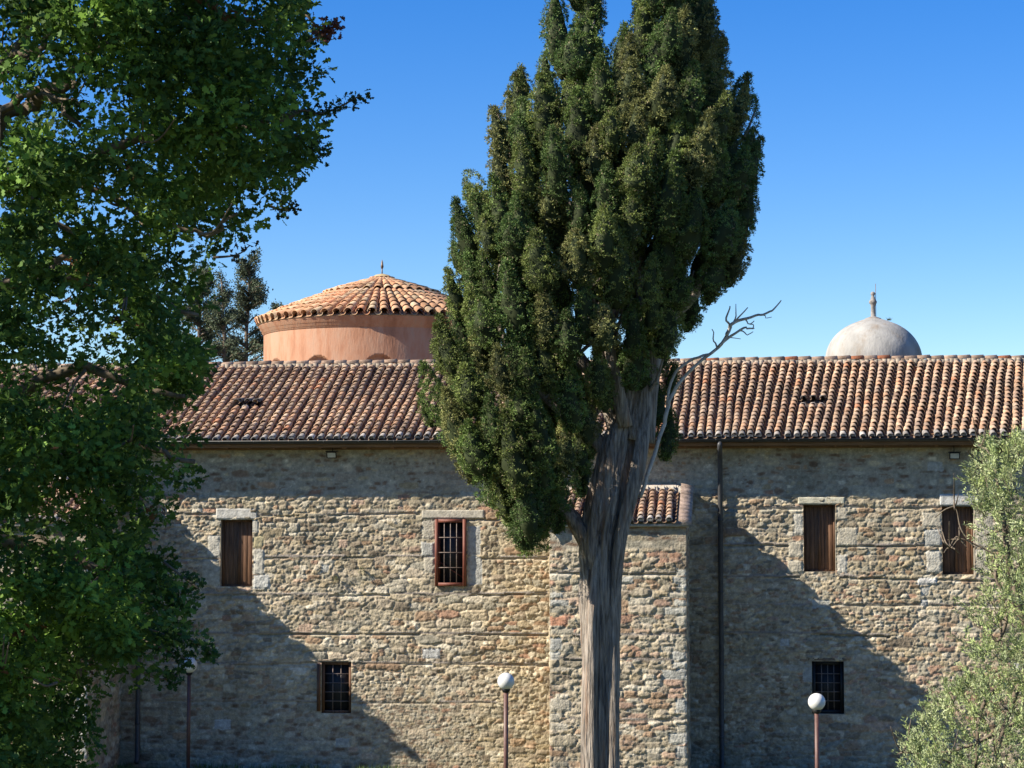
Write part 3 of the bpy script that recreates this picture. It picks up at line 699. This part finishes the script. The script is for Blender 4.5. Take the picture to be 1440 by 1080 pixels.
def leaves(pos,dirs,L,Wd,col,rng,shape='diamond'):
    """one small face (or folded pair) per leaf"""
    n=len(pos); d=dirs/np.linalg.norm(dirs,axis=1)[:,None]
    s=np.cross(d,rnd_dir(n,rng)); s/=np.linalg.norm(s,axis=1)[:,None]+1e-9
    L=np.broadcast_to(L,(n,))[:,None]; Wd=np.broadcast_to(Wd,(n,))[:,None]; nn=np.cross(d,s)
    if shape=='diamond':
        prof=[(0,0),(.45,.5),(1,0),(.45,-.5)]
    elif shape=='oak':
        prof=[(0,0),(.25,.22),(.34,.12),(.52,.5),(.62,.22),(.80,.42),(1,0),(.80,-.42),(.62,-.22),(.52,-.5),(.34,-.12),(.25,-.22)]
    else: prof=[(0,0),(.3,.5),(.7,.45),(1,0),(.7,-.45),(.3,-.5)]
    k=len(prof)
    v=np.stack([pos+d*L*a+s*Wd*b+nn*Wd*(.35*abs(b)*abs(b)*2-.15*a*a) for a,b in prof],1)
    f=np.arange(n*k).reshape(n,k)
    c=np.repeat(col,k,axis=0)
    return v.reshape(-1,3),f,c
def pxpath(pts,Y):
    out=[]
    for q in pts:
        yy=Y+(q[3] if len(q)>3 else 0); p=P(q[0],q[1],yy); s=FPX/((p-CAM)@Fv); out.append((p,q[2]/s))
    return out
def smoothpath(pp,n=8):
    P_=np.array([a for a,_ in pp]); r=np.array([b for _,b in pp]); t=np.arange(len(P_)); tt=np.linspace(0,len(P_)-1,(len(P_)-1)*n+1)
    m=np.gradient(P_,axis=0); i=np.minimum(tt.astype(int),len(P_)-2); u=(tt-i)[:,None]
    h=(2*u**3-3*u**2+1)*P_[i]+(u**3-2*u**2+u)*m[i]+(-2*u**3+3*u**2)*P_[i+1]+(u**3-u**2)*m[i+1]
    return h,np.interp(tt,t,r)

# ------------------------------------------------------------------ cypress
CY=-16.0; rng=np.random.default_rng(11)
cyp=thing('cypress_tree','tall dark cypress with twisted trunk and two crown tips before the wall','cypress tree',P(848,1250,CY))
crown=[(808,-160),(790,0),(768,40),(763,95),(768,150),(752,165),(748,120),(736,85),(718,110),(708,150),(694,180),(690,235),(683,262),(664,255),(654,290),(640,330),(637,390),(630,440),(617,470),(611,510),(603,545),(598,570),(615,596),(628,630),(634,668),(662,690),(700,712),(714,750),(738,780),(764,772),(784,745),(806,712),(826,690),(838,640),(850,600),(875,570),(900,560),(925,545),(948,500),(968,478),(978,452),(1012,430),(1046,400),(1068,345),(1078,275),(1072,205),(1064,150),(1050,110),(1030,108),(1012,60),(996,0),(985,-150),(930,-190),(906,-120),(892,0),(880,50),(869,82),(860,50),(850,0),(840,-100),(825,-170)]
side=[(905,510),(952,510),(955,580),(950,630),(928,655),(912,640),(908,580)]
def crowndens(p):
    # open, twiggy heart of the tree where limbs and sky show
    pr=p-CAM; xx=720+FPX*(pr@Rv)/(pr@Fv); yy=540-FPX*(pr@Uv)/(pr@Fv)
    g=np.exp(-(((xx-845)/60)**2+((yy-440)/110)**2))*.85+np.exp(-(((xx-815)/35)**2+((yy-370)/40)**2))*.5
    return np.clip(1-g,.12,1)
fl=np.concatenate([inflate(crown,CY,2.3,2600,.20,rng,.86,crowndens),inflate(side,CY+.6,.4,26,.06,rng)])
# edge flames to hold the outline
W=np.array([P(a,b,CY) for a,b in crown]); 
keep=[]; sp=rng.uniform(.33,.51,len(fl))
for k in range(len(fl)):
    if not keep or np.min(np.sum(((fl[keep]-fl[k])*np.array([1,1,.5]))**2,1))>sp[k]**2: keep.append(k)
fl=fl[keep]; nmain=len(fl)
TIPS=[(736,86,150),(822,-60,60),(1042,108,180),(1012,40,120),(664,252,320),(704,150,230),(748,205,280),(768,60,140),(900,-20,80),(600,560,600),(642,330,400),(618,470,540),(740,772,700),(716,745,680),(780,745,690),(1062,180,260),(985,10,90)]
fl=np.concatenate([fl]+[np.array([P(a,b+(c-b)*.5,CY+dz)]) for a,b,c in TIPS for dz in (0,)])
tipn=len(TIPS)
print('flames',len(fl))
nf=len(fl); rad=rng.uniform(.17,.36,nf); hgt=rng.uniform(.8,1.9,nf)
rad[-tipn:]=.2; hgt[-tipn:]=1.3
poly=W[:,[0,2]]; dd=pdist(fl[:,0],fl[:,2],poly); rad=np.minimum(rad,np.maximum(dd*.9,.13))
hgt=np.minimum(hgt,rad*5.5)
cen=np.array([P(850,450,CY)[0],CY])
V=[];F=[];C=[];nv=0
sub_p=[];sub_r=[];sub_o=[];sub_c=[]
CV=[];CF=[];CC=[];cn=0
tg_=np.linspace(0,1,15); ag_=np.linspace(0,2*np.pi,16,endpoint=False); TG,AG=np.meshgrid(tg_,ag_,indexing='ij')
gi=np.arange(14)[:,None]*16; gj=np.arange(16)[None]; gq=np.stack([(gi+gj).ravel(),(gi+(gj+1)%16).ravel(),(gi+16+(gj+1)%16).ravel(),(gi+16+gj).ravel()],1)
def flprof(t): return np.sin(np.pi*np.clip(t,.02,.98)**.75)**.8*(1-.25*t)
def flbump(t,a,k): return .72+.5*vn(t*7+k*3.3,a*2.2,k*1.)
for k in range(nf):
    r,h=rad[k],hgt[k]; nb=int(18+470*r*h)
    lean=np.array([(fl[k,0]-cen[0])*.11,(fl[k,1]-cen[1])*.16,1.0])
    q=r*flprof(TG)*flbump(TG,AG,k)*(.56+.28*vn(TG*23+k,AG*5,k*2.))
    cp=fl[k]+np.stack([q*np.cos(AG),q*np.sin(AG),0*q],-1)+((TG-.45)*h*.85)[...,None]*lean
    cp=cp.reshape(-1,3)
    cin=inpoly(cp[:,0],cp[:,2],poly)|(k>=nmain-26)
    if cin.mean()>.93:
        CV.append(cp); CF.append(gq+cn); CC.append(np.repeat(np.array([[.035,.046,.018]])*rng.uniform(.8,1.2),len(cp),0)); cn+=len(cp)  # solid cores coloured darker to paint in shade between the sprays
    t=rng.random(nb)**1.0; a=rng.uniform(0,2*np.pi,nb); pr=r*flprof(t)*flbump(t,a,k)
    off=np.stack([pr*np.cos(a),pr*np.sin(a),np.zeros(nb)],1)
    p=fl[k]+off+(t-.45)[:,None]*h*lean*.85
    # keep inside the crown outline
    ins=inpoly(p[:,0],p[:,2],poly)|(pdist(p[:,0],p[:,2],poly)<.05)|(k>=nmain-26)
    p,off=p[ins],off[ins]; nb=len(p)
    br=rng.uniform(.035,.07,nb)
    base=np.array([(.116,.168,.046),(.148,.184,.052),(.094,.148,.044),(.185,.192,.070)])[rng.integers(0,4)]
    sub_p.append(p);sub_r.append(br);sub_o.append(off/(np.linalg.norm(off,axis=1)[:,None]+1e-6)); sub_c.append(np.repeat(base[None]*rng.uniform(.8,1.25),nb,0)*rng.uniform(.75,1.3,(nb,1)))
SP=np.concatenate(sub_p);SR=np.concatenate(sub_r);SO=np.concatenate(sub_o);SC=np.concatenate(sub_c)
nl=22
pos=np.repeat(SP,nl,0); ddr=rnd_dir(len(pos),rng); ddr[:,2]=ddr[:,2]*.7+.35; ddr+=np.repeat(SO,nl,0)*.5; ddr/=np.linalg.norm(ddr,axis=1)[:,None]
pp=pos+ddr*np.repeat(SR,nl)[:,None]*rng.uniform(.3,1.0,(len(pos),1))
col=np.repeat(SC,nl,0)*rng.uniform(.7,1.35,(len(pos),1))
tan=rng.random(len(pos))<.05; col[tan]=np.array([.26,.21,.13])
Ld=ddr+rnd_dir(len(pos),rng)*.55; Ld[:,2]+=.35
v,f,c=leaves(pp,Ld,rng.uniform(.022,.055,len(pos)),rng.uniform(.012,.021,len(pos)),col,rng)
print('cypress leaves',len(f))
cv=np.concatenate(CV); v=np.concatenate([v,cv]); f=np.concatenate([f,np.concatenate(CF)+len(c)]); c=np.concatenate([c,np.concatenate(CC)])
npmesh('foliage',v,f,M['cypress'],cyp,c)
# trunk
def fl_main(t,th):
    a=th/(2*np.pi)
    w=lambda n,ft,sd: vn(a*n+t*1.5*n/8,t*ft+0*a,sd)*(1-a)+vn((a-1)*n+t*1.5*n/8,t*ft+0*a,sd)*a
    strip=w(26,16,2.)-.5; strip2=w(60,40,5.)-.5
    gw=sms(.30,.42,t)*sms(.78,.62,t)
    gr=sum(np.exp(-(((th-g0-1.0*(t-.5))/.13)**2)) for g0 in (1.35,4.5))*gw*.34
    return 1-gr+.05*np.sin(t*31+1)*np.sin(th*2)+.13*np.sin(th*3+t*5)+.09*np.sin(th*7-t*9+1)+.22*strip+.10*strip2-.10*(np.abs(np.sin(th*5.5+t*8))<.16)
def fl_limb(t,th): return 1+.10*np.sin(th*3+t*7)+.06*np.sin(th*5-t*9)
tr=MB()
h,r=smoothpath(pxpath([(846,1330,42),(847,1250,34),(848,1150,28),(848,1080,26),(848,1000,25),(847,930,25),(846,870,27),(846,820,29),(847,770,30),(852,720,33),(861,670,30),(873,620,27),(884,580,22),(894,540,15)],CY),22); tr.tube(h,r*.94,110,flute=fl_main)
h,r=smoothpath(pxpath([(832,1200,14,-.1),(830,1050,13,-.22),(832,930,12,-.28),(836,860,11,-.30),(842,800,9,-.3),(848,740,6,-.2)],CY),10); tr.tube(h,r,20,flute=fl_limb)   # separate strand on the left of the trunk
h,r=smoothpath(pxpath([(862,1200,9,-.15),(862,1000,9,-.2),(862,880,8,-.2),(872,760,9,-.3),(896,660,10,-.3),(912,560,9,-.1)],CY),10); tr.tube(h,r,20,flute=fl_limb)
limbs=[[(845,800,16),(826,762,13),(806,730,11),(786,712,9),(750,690,7,-.4),(700,640,5,-.8)],
 [(895,620,26),(905,560,20),(914,500,18),(918,460,18),(932,420,15),(945,380,12),(955,320,9),(960,200,7),(955,60,5)],
 [(905,570,16),(906,500,13),(908,440,11),(900,380,9),(905,300,7),(900,180,6)],
 [(880,620,22),(866,560,16),(850,500,13),(830,440,11),(815,380,9),(812,300,8),(810,200,7),(812,80,5)],
 [(868,600,14),(846,540,10),(812,500,9),(780,440,8),(760,360,7),(745,260,5)],
 [(860,560,10),(850,480,9),(866,400,8),(862,330,6),(858,240,5)],
 [(880,600,10,-.3),(852,470,7,-.5),(826,410,6,-.7),(836,380,5,-.8)],
 [(860,640,12),(820,600,9),(770,560,7),(720,500,6),(690,420,5)],
 [(905,480,10),(940,450,8),(985,400,7),(1010,320,5),(1020,220,4)]]
for L_ in limbs:
    h,r=smoothpath(pxpath(L_[:-1]+[L_[-1][:2]+(1.0,)+L_[-1][3:]],CY),6); tr.tube(h,r,14,flute=fl_limb)
for k in range(70):   # inner twigs
    a=random.choice(limbs[1:]); i=random.randrange(1,len(a)); x,y=a[i][0],a[i][1]
    dx=random.uniform(-50,50); dy=random.uniform(-110,-40)
    h,r=smoothpath(pxpath([(x,y,3,random.uniform(-.3,.3)),(x+dx*.6,y+dy*.4,2.2,random.uniform(-1,.3)),(x+dx,y+dy,1.2,random.uniform(-1.6,1))],CY),5); tr.tube(h,r,6)
tr.build('trunk',M['bark'],cyp,smooth=True)
db=MB()
def dead(pts,n=6):
    h,r=smoothpath(pxpath(pts,CY),n); h=h+np.array([.014*math.sin(i*1.3)+random.uniform(-.008,.008) for i in range(len(h))])[:,None]; db.tube(h,np.maximum(r*.68,.006),8)
dead([(900,700,4.0),(920,640,4.2),(935,590,4.2),(942,562,4),(958,535,3.6),(985,508,3.2),(1012,487,3),(1024,468,4),(1030,455,3.5),(1062,444,2.5),(1084,438,2),(1100,421,1)])
dead([(935,590,3),(946,530,3),(975,505,2.8),(1000,497,2.5),(1018,480,3),(1045,462,2.2),(1060,462,1.4),(1055,455,1)])
dead([(1026,462,2.5),(1022,446,2),(1027,430,1.2)],4); dead([(1030,455,2),(1040,445,1.6),(1052,432,1)],4); dead([(1008,490,2),(1004,475,1.4),(1002,462,.9)],4)
dead([(1045,449,1.8),(1055,455,1.2),(1062,450,.8)],4); dead([(1040,465,1.5),(1052,470,1.1),(1060,466,.7)],4)
dead([(1030,455,1.5),(1036,440,1.2),(1034,428,.7)],3); dead([(1070,442,1.4),(1078,446,.9),(1084,447,.6)],3); dead([(1018,480,1.4),(1030,474,1),(1040,478,.6)],3)
db.build('dead_branch',M['deadwood'],cyp,smooth=True)

# ------------------------------------------------------------------ oak at the left
OY=-29.0; rng=np.random.default_rng(5)
oak=thing('oak_tree','large dark green oak filling the left side, standing before the range','oak tree',P(-150,1400,OY))
okp=[(440,-200),(446,-60),(440,0),(450,40),(446,90),(438,140),(450,190),(444,240),(418,285),(372,304),(345,290),(325,322),(308,350),(282,372),(275,420),(285,470),(292,515),(268,560),(262,610),(262,650),(276,690),(258,712),(226,730),(205,756),(238,800),(262,830),(255,868),(298,908),(284,930),(244,905),(236,950),(208,930),(182,975),(168,930),(152,905),(138,935),(124,985),(110,1005),(122,1045),(104,1100),(80,1250),(-300,1300),(-650,1000),(-750,400),(-600,-300)]
def okd(p):
    pr=p-CAM; xx=720+FPX*(pr@Rv)/(pr@Fv); yy=540-FPX*(pr@Uv)/(pr@Fv)
    d=np.where(xx<-80,.30,1.0)
    d=np.where((xx>245)&(yy>335)&(yy<505),.3,d); low=((yy>560)&(xx<235)&(xx>-60))*.35
    low=np.maximum(low,((yy<230)&(xx>180))*.45)
    n=fbm(xx/75,yy/75,3,3)+low*.2; return low*.5+(1-low*.5)* d*np.clip(sms(.38,.47,n)+.22*(xx<300),.06,1)
cl=inflate(okp,OY,3.0,4900,.19,rng,.45,okd)
edge=[]   # twig clusters that break up the outline
for (a,b),(c,d) in zip(okp[:38],okp[1:39]):
    for k in range(max(1,int(math.hypot(c-a,d-b)/16))):
        t=random.random(); edge.append(P(a+(c-a)*t-17+random.gauss(0,8),b+(d-b)*t+random.gauss(0,7),OY+random.uniform(-.8,.8)))
cl=np.concatenate([cl,np.array(edge)])
n=len(cl); cr=rng.uniform(.12,.25,n); cr[-len(edge):]*=.55
nle=np.maximum((cr*cr*800).astype(int),8)
idx=np.repeat(np.arange(n),nle)
o_=rnd_dir(len(idx),rng)*(rng.random((len(idx),1))**.5)*cr[idx][:,None]; o_[:,2]*=.65
pos=cl[idx]+o_
basec=np.array([(.075,.140,.028),(.098,.178,.032),(.058,.112,.026),(.125,.205,.040)])[rng.integers(0,4,n)]*rng.uniform(.8,1.2,(n,1))
sunlit=(fbm(cl[:,0]*1.1,cl[:,2]*1.1,41,2)>.47)&(cl[:,1]<OY-.3)&(rng.random(n)<.6); basec[sunlit]=np.array([.17,.29,.05])*rng.uniform(.8,1.25,(sunlit.sum(),1))  # near-side clusters coloured lighter, painting sunlight into the leaves
rust=rng.random(n)<.008; basec[rust]=(.16,.08,.04)
col=basec[idx]*rng.uniform(.8,1.25,(len(idx),1))
Ld=o_/np.linalg.norm(o_,axis=1)[:,None]+rnd_dir(len(idx),rng)*.6; Ld[:,2]-=.1
v,f,c=leaves(pos,Ld,rng.uniform(.085,.15,len(idx)),rng.uniform(.055,.095,len(idx)),col,rng,'oak')
vis=len(f)
# sprigs standing clear of the crown
def sprig(path,nl,cc,mbt):
    h,r=smoothpath(pxpath(path,OY),6); mbt.tube(h,r,6)
    k=rng.integers(len(h)//3,len(h),nl); p=h[k]+rnd_dir(nl,rng)*.09
    return leaves(p,rnd_dir(nl,rng)+np.array([.4,0,.1]),rng.uniform(.07,.11,nl),rng.uniform(.05,.075,nl),np.array(cc)*rng.uniform(.8,1.2,(nl,1)),rng,'oak')
br=MB()
parts=[(v,f,c)]
for path,nl_,cc in [([(390,165,2.2),(425,155,2),(450,160,1.6),(478,150,1.4),(505,135,1)],110,(.035,.06,.022)),([(430,60,2),(455,48,1.6),(478,32,1)],60,(.13,.05,.04)),([(430,20,2),(450,40,1.5),(472,42,1)],40,(.13,.05,.04)),
  ([(300,362,2),(325,360,1.4),(340,355,1),(350,346,.8)],22,(.05,.045,.025)),([(415,190,2),(440,205,1.4),(452,220,1)],50,(.035,.06,.022)),([(380,290,2),(400,296,1.3),(408,284,1)],30,(.04,.05,.022)),
  ([(250,890,2),(280,905,1.5),(298,920,1)],90,(.05,.11,.03)),([(200,900,2),(235,915,1.5),(268,930,1)],90,(.04,.09,.025)),([(190,940,2),(225,955,1.5),(250,950,1)],80,(.04,.09,.025)),([(190,880,2),(225,890,1.5),(260,905,1)],90,(.04,.09,.025)),([(230,790,2),(262,815,1.5),(280,828,1)],50,(.05,.10,.03))]:
    v2_,f2_,c2_=sprig(path,nl_,cc,br); parts.append((v2_,f2_,c2_))
vv=[];ff=[];cc_=[];o=0
for a,b,c in parts: vv.append(a);ff.append(b+o);cc_.append(c);o+=len(a)
print('oak leaves',sum(len(b) for b in ff))
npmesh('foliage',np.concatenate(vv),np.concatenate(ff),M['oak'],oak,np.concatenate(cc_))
ol=[[(-150,1500,60),(-150,1250,48),(-170,1000,42),(-180,800,36),(-150,600,30),(-110,450,26)],
 [(-110,450,22),(-40,300,16),(0,166,11),(40,150,8),(75,125,7,-.6),(105,118,5,-.7)],[(-110,450,20),(-60,200,15),(20,80,10),(50,0,7),(60,-80,5)],
 [(-60,180,9),(0,90,6),(45,75,5,-.5),(75,45,4,-.6)],[(-150,600,18),(-60,420,12),(0,240,6,-.5),(60,290,4.5,-.6),(110,335,3,-.8)],
 [(-60,260,8),(0,158,6,-.3),(60,130,5,-.7),(85,145,4,-.9),(112,180,3,-.9)],[(-150,640,16),(0,560,10),(120,520,7),(200,540,5),(260,560,3)],[(-160,800,18),(0,760,11),(100,780,8),(150,800,5),(190,815,3)],
 [(-110,450,15),(0,400,9),(60,385,6,-.5),(95,355,4,-.7)],[(-100,300,12),(80,240,8),(200,200,6),(330,180,4),(420,160,2.5)],[(-160,750,12),(60,650,8),(180,620,5),(270,650,3)],[(40,150,6),(150,60,5),(260,20,4),(400,30,2.5)],
 [(80,240,5),(180,290,4),(280,330,3),(330,300,2)],[(-170,950,14),(0,940,9),(80,960,6),(130,920,4)],[(60,385,4),(180,400,3.5),(280,450,2.5)]]
for a in ol:
    h,r=smoothpath(pxpath(a,OY),8); h=h+(np.stack([vn(np.arange(len(h))*.5,0*h[:,0],len(a)*1.),vn(np.arange(len(h))*.5,0*h[:,0],5),vn(np.arange(len(h))*.5,0*h[:,0],9)],1)-.5)*.12; br.tube(h,r,12,flute=fl_limb)
for k in range(90):
    a=random.choice(ol[1:]); i=random.randrange(1,len(a)-1); x,y=a[i][0],a[i][1]
    dx=random.uniform(-60,50) if y<400 else random.uniform(-60,15); dy=random.uniform(-60,60); z0_=random.uniform(-1.6,.5)
    h,r=smoothpath(pxpath([(x,y,2.5,z0_),(x+dx*.5,y+dy*.3+6,1.8,z0_-.2),(x+dx,y+dy,.9,z0_-.5)],OY),5); br.tube(h,r,6)
br.build('trunk',M['twig'],oak,smooth=True)

# ------------------------------------------------------------------ olive at the right
VY=-19.0; rng=np.random.default_rng(9)
olv=thing('olive_tree','pale grey green olive tree with fine twigs at the right edge','olive tree',P(1560,1300,VY))
ovp=[(1440,612),(1402,632),(1388,620),(1376,650),(1360,676),(1368,712),(1384,740),(1376,790),(1385,830),(1352,870),(1350,900),(1376,940),(1352,962),(1316,988),(1296,1010),(1290,1040),(1262,1056),(1270,1100),(1250,1250),(1700,1280),(1850,900),(1700,560),(1560,520)]
def ovd(p):
    pr=p-CAM; xx=720+FPX*(pr@Rv)/(pr@Fv); yy=540-FPX*(pr@Uv)/(pr@Fv)
    g=np.where((yy>740)&(yy<950)&(xx<1405),.8,1.0)
    return g*np.where(xx>1500,.5,1)*np.clip(sms(.38,.55,fbm(xx/45,yy/45,3,3))+.35,0,1)
cl=inflate(ovp,VY,1.9,3700,.03,rng,.4,ovd); n=len(cl)
tw=rnd_dir(n,rng)*.6; tw[:,2]+=.75; tw[:,0]-=.25; tw/=np.linalg.norm(tw,axis=1)[:,None]; tl=rng.uniform(.18,.40,n)
vb_=MB()
for k in range(n):
    if k%3==0: vb_.tube([cl[k]-tw[k]*.10,cl[k]+tw[k]*tl[k]*.5,cl[k]+tw[k]*tl[k]],[.006,.004,.002],4)
nle=40; idx=np.repeat(np.arange(n),nle); t=rng.random(len(idx))
pos=cl[idx]+tw[idx]*(t*tl[idx])[:,None]+rnd_dir(len(idx),rng)*.035
Ld=tw[idx]+rnd_dir(len(idx),rng)*.85
bc=np.array([(.26,.32,.13),(.32,.38,.15),(.22,.27,.13),(.38,.42,.22)])[rng.integers(0,4,n)]*rng.uniform(.8,1.2,(n,1))
v,f,c=leaves(pos,Ld,rng.uniform(.045,.075,len(idx)),rng.uniform(.012,.019,len(idx)),bc[idx]*rng.uniform(.75,1.3,(len(idx),1)),rng,'hex')
npmesh('foliage',v,f,M['olive'],olv,c)
vl=[[(1560,1400,30),(1550,1250,26),(1530,1100,22),(1490,980,18),(1450,900,12),(1420,800,8),(1410,720,6),(1400,660,4)],[(1490,980,12),(1440,960,8),(1420,1000,7),(1400,1060,6)],
 [(1440,955,7),(1410,960,6),(1380,1000,5),(1372,1080,4)],[(1450,900,7),(1425,850,5),(1400,810,4),(1418,770,3)],[(1440,740,5),(1424,752,6),(1412,745,5),(1390,752,2)],
 [(1420,860,5),(1405,900,4),(1390,890,2.5),(1372,880,1.5)],[(1530,1100,14),(1560,900,10),(1540,760,7),(1500,650,4)],[(1440,820,4),(1428,830,5),(1408,870,3),(1412,930,2)],
 [(1400,780,2.5),(1370,765,2),(1350,758,1.5),(1338,770,1)],[(1370,770,2),(1352,745,2),(1346,720,1.4),(1342,712,.8)],[(1356,765,2),(1345,755,1.6),(1335,770,1.2)],[(1390,690,2),(1382,650,1.5),(1380,628,1)],
 [(1490,980,9),(1420,1020,6),(1360,1050,4),(1310,1060,2.5),(1270,1058,1.5)],[(1470,1100,8),(1400,1090,5),(1330,1070,3),(1298,1040,2)]]
for a in vl:
    h,r=smoothpath(pxpath(a,VY),7); vb_.tube(h,r*.55,8,flute=fl_limb)
for k in range(60):
    a=random.choice(vl); i=random.randrange(1,len(a)); x,y=a[i][0],a[i][1]; dx=random.uniform(-28,20); dy=random.uniform(-50,20)
    h,r=smoothpath(pxpath([(x,y,1.4),(x+dx*.5,y+dy*.3,1.0,random.uniform(-.4,.4)),(x+dx,y+dy,.5,random.uniform(-.8,.6))],VY),4); vb_.tube(h,r,5)
vb_.build('trunk',M['twig'],olv,smooth=True)

# ------------------------------------------------------------------ trees behind the roof
def bgtree(name,label,cat,tip,base,hw,Y,seed,nb,spec_bark='twig',extra=()):
    rng=np.random.default_rng(seed); t=thing(name,label,cat,P(base[0],base[1]+400,Y),'trees behind the roof')
    m=MB(); h,r=smoothpath(pxpath([(base[0],base[1]+400,5),(base[0],base[1],3),((base[0]+tip[0])/2,(base[1]+tip[1])/2,2),(tip[0],tip[1]+6,1.2)],Y),6); m.tube(h,r,8)
    ps=[];cs=[]
    for k in range(nb):
        q=rng.random()**.8; px=base[0]+(tip[0]-base[0])*(1-q)*1.0; py=base[1]+(tip[1]-base[1])*(1-q)
        ln=hw*(.30+.85*q)*rng.uniform(.4,1.05)*rng.choice([-1,1]); dz=rng.uniform(-1,1)*hw/45*.8
        pth=pxpath([(px,py+4,1.3),(px+ln*.5,py-5,1.0,dz*.5),(px+ln,py-14*rng.random(),.6,dz)],Y); hh,rr=smoothpath(pth,6); m.tube(hh,rr,4)
        for j in range(3,len(hh)):
            n=14; ps.append(hh[j]+rng.normal(size=(n,3))*.085); cs.append(np.repeat((np.array([.075,.095,.055])*rng.uniform(.7,1.3))[None],n,0))
    m.build('trunk',M[spec_bark],t,smooth=True)
    ps=np.concatenate(ps);cs=np.concatenate(cs); d=rnd_dir(len(ps),rng); d[:,2]+=.4
    v,f,c=leaves(ps,d,rng.uniform(.07,.14,len(ps)),rng.uniform(.03,.06,len(ps)),cs*rng.uniform(.8,1.2,(len(ps),1)),rng)
    npmesh('foliage',v,f,M['cypress'],t,c)
bgtree('conifer','loose grey green conifer whose pointed tip stands highest behind the roof, left of the drum','conifer',(352,364),(346,510),38,24,1,80)
bgtree('conifer','loose conifer nearest the oak leaves, behind the left of the roof','conifer',(282,380),(280,510),44,26,2,80)
bgtree('conifer','smaller conifer between the tallest conifer and the oak, behind the roof','conifer',(312,392),(316,510),26,22,4,40)
bgtree('conifer','dark conifer whose tip just touches the left eave of the drum roof','conifer',(394,430),(374,520),20,30,3,30)

# ------------------------------------------------------------------ grass at the foot of the wall
rng=np.random.default_rng(3); n=16000
gx=rng.uniform(-20,9,n); gy_=-.15-rng.random(n)**1.6*4.5; k=fbm(gx*1.2,gy_*1.2,4,3)>.42; gx,gy_=gx[k],gy_[k]; n=len(gx)
pos=np.stack([gx,gy_,ground_z(gx,gy_)-.01],1); d=rnd_dir(n,rng)*.4; d[:,2]=1
v,f,c=leaves(pos,d,rng.uniform(.08,.24,n),rng.uniform(.010,.018,n),np.array([.10,.15,.04])*rng.uniform(.7,1.4,(n,1)),rng)
o=npmesh('grass',v,f,M['grass'],None,c); o['kind']='stuff'
# weeds rooted in the wall joints
def weed(px,py,label,n):
    p=P(px,py,-.04); m=MB()
    for k in range(n):
        e=p+np.array([random.uniform(-.07,.08),random.uniform(-.14,-.06),random.uniform(-.11,.08)]); mid=(p+e)/2+np.array([0,0,.04]); m.tube([p,mid,e],[.008,.006,.002],4,(.16,.14,.08))
        for j in range(5):
            q=e+np.array([random.gauss(0,.03) for _ in range(3)]); dd_=np.array([random.gauss(0,1) for _ in range(3)]); dd_/=np.linalg.norm(dd_); s=np.cross(dd_,[0,0,1.]); m.add([q,q+dd_*.03+s*.012,q+dd_*.06,q+dd_*.03-s*.012],[(0,1,2,3)],(.12,.15,.06))
    o=m.build('wall_weed',M['grass']); tag(o,label,'weed','weeds rooted in the wall')
weed(472,812,'dry weed rooted in the wall right of the left plank shutters',9)
weed(508,800,'dry weed rooted in the wall midway between the two left upper windows',9)
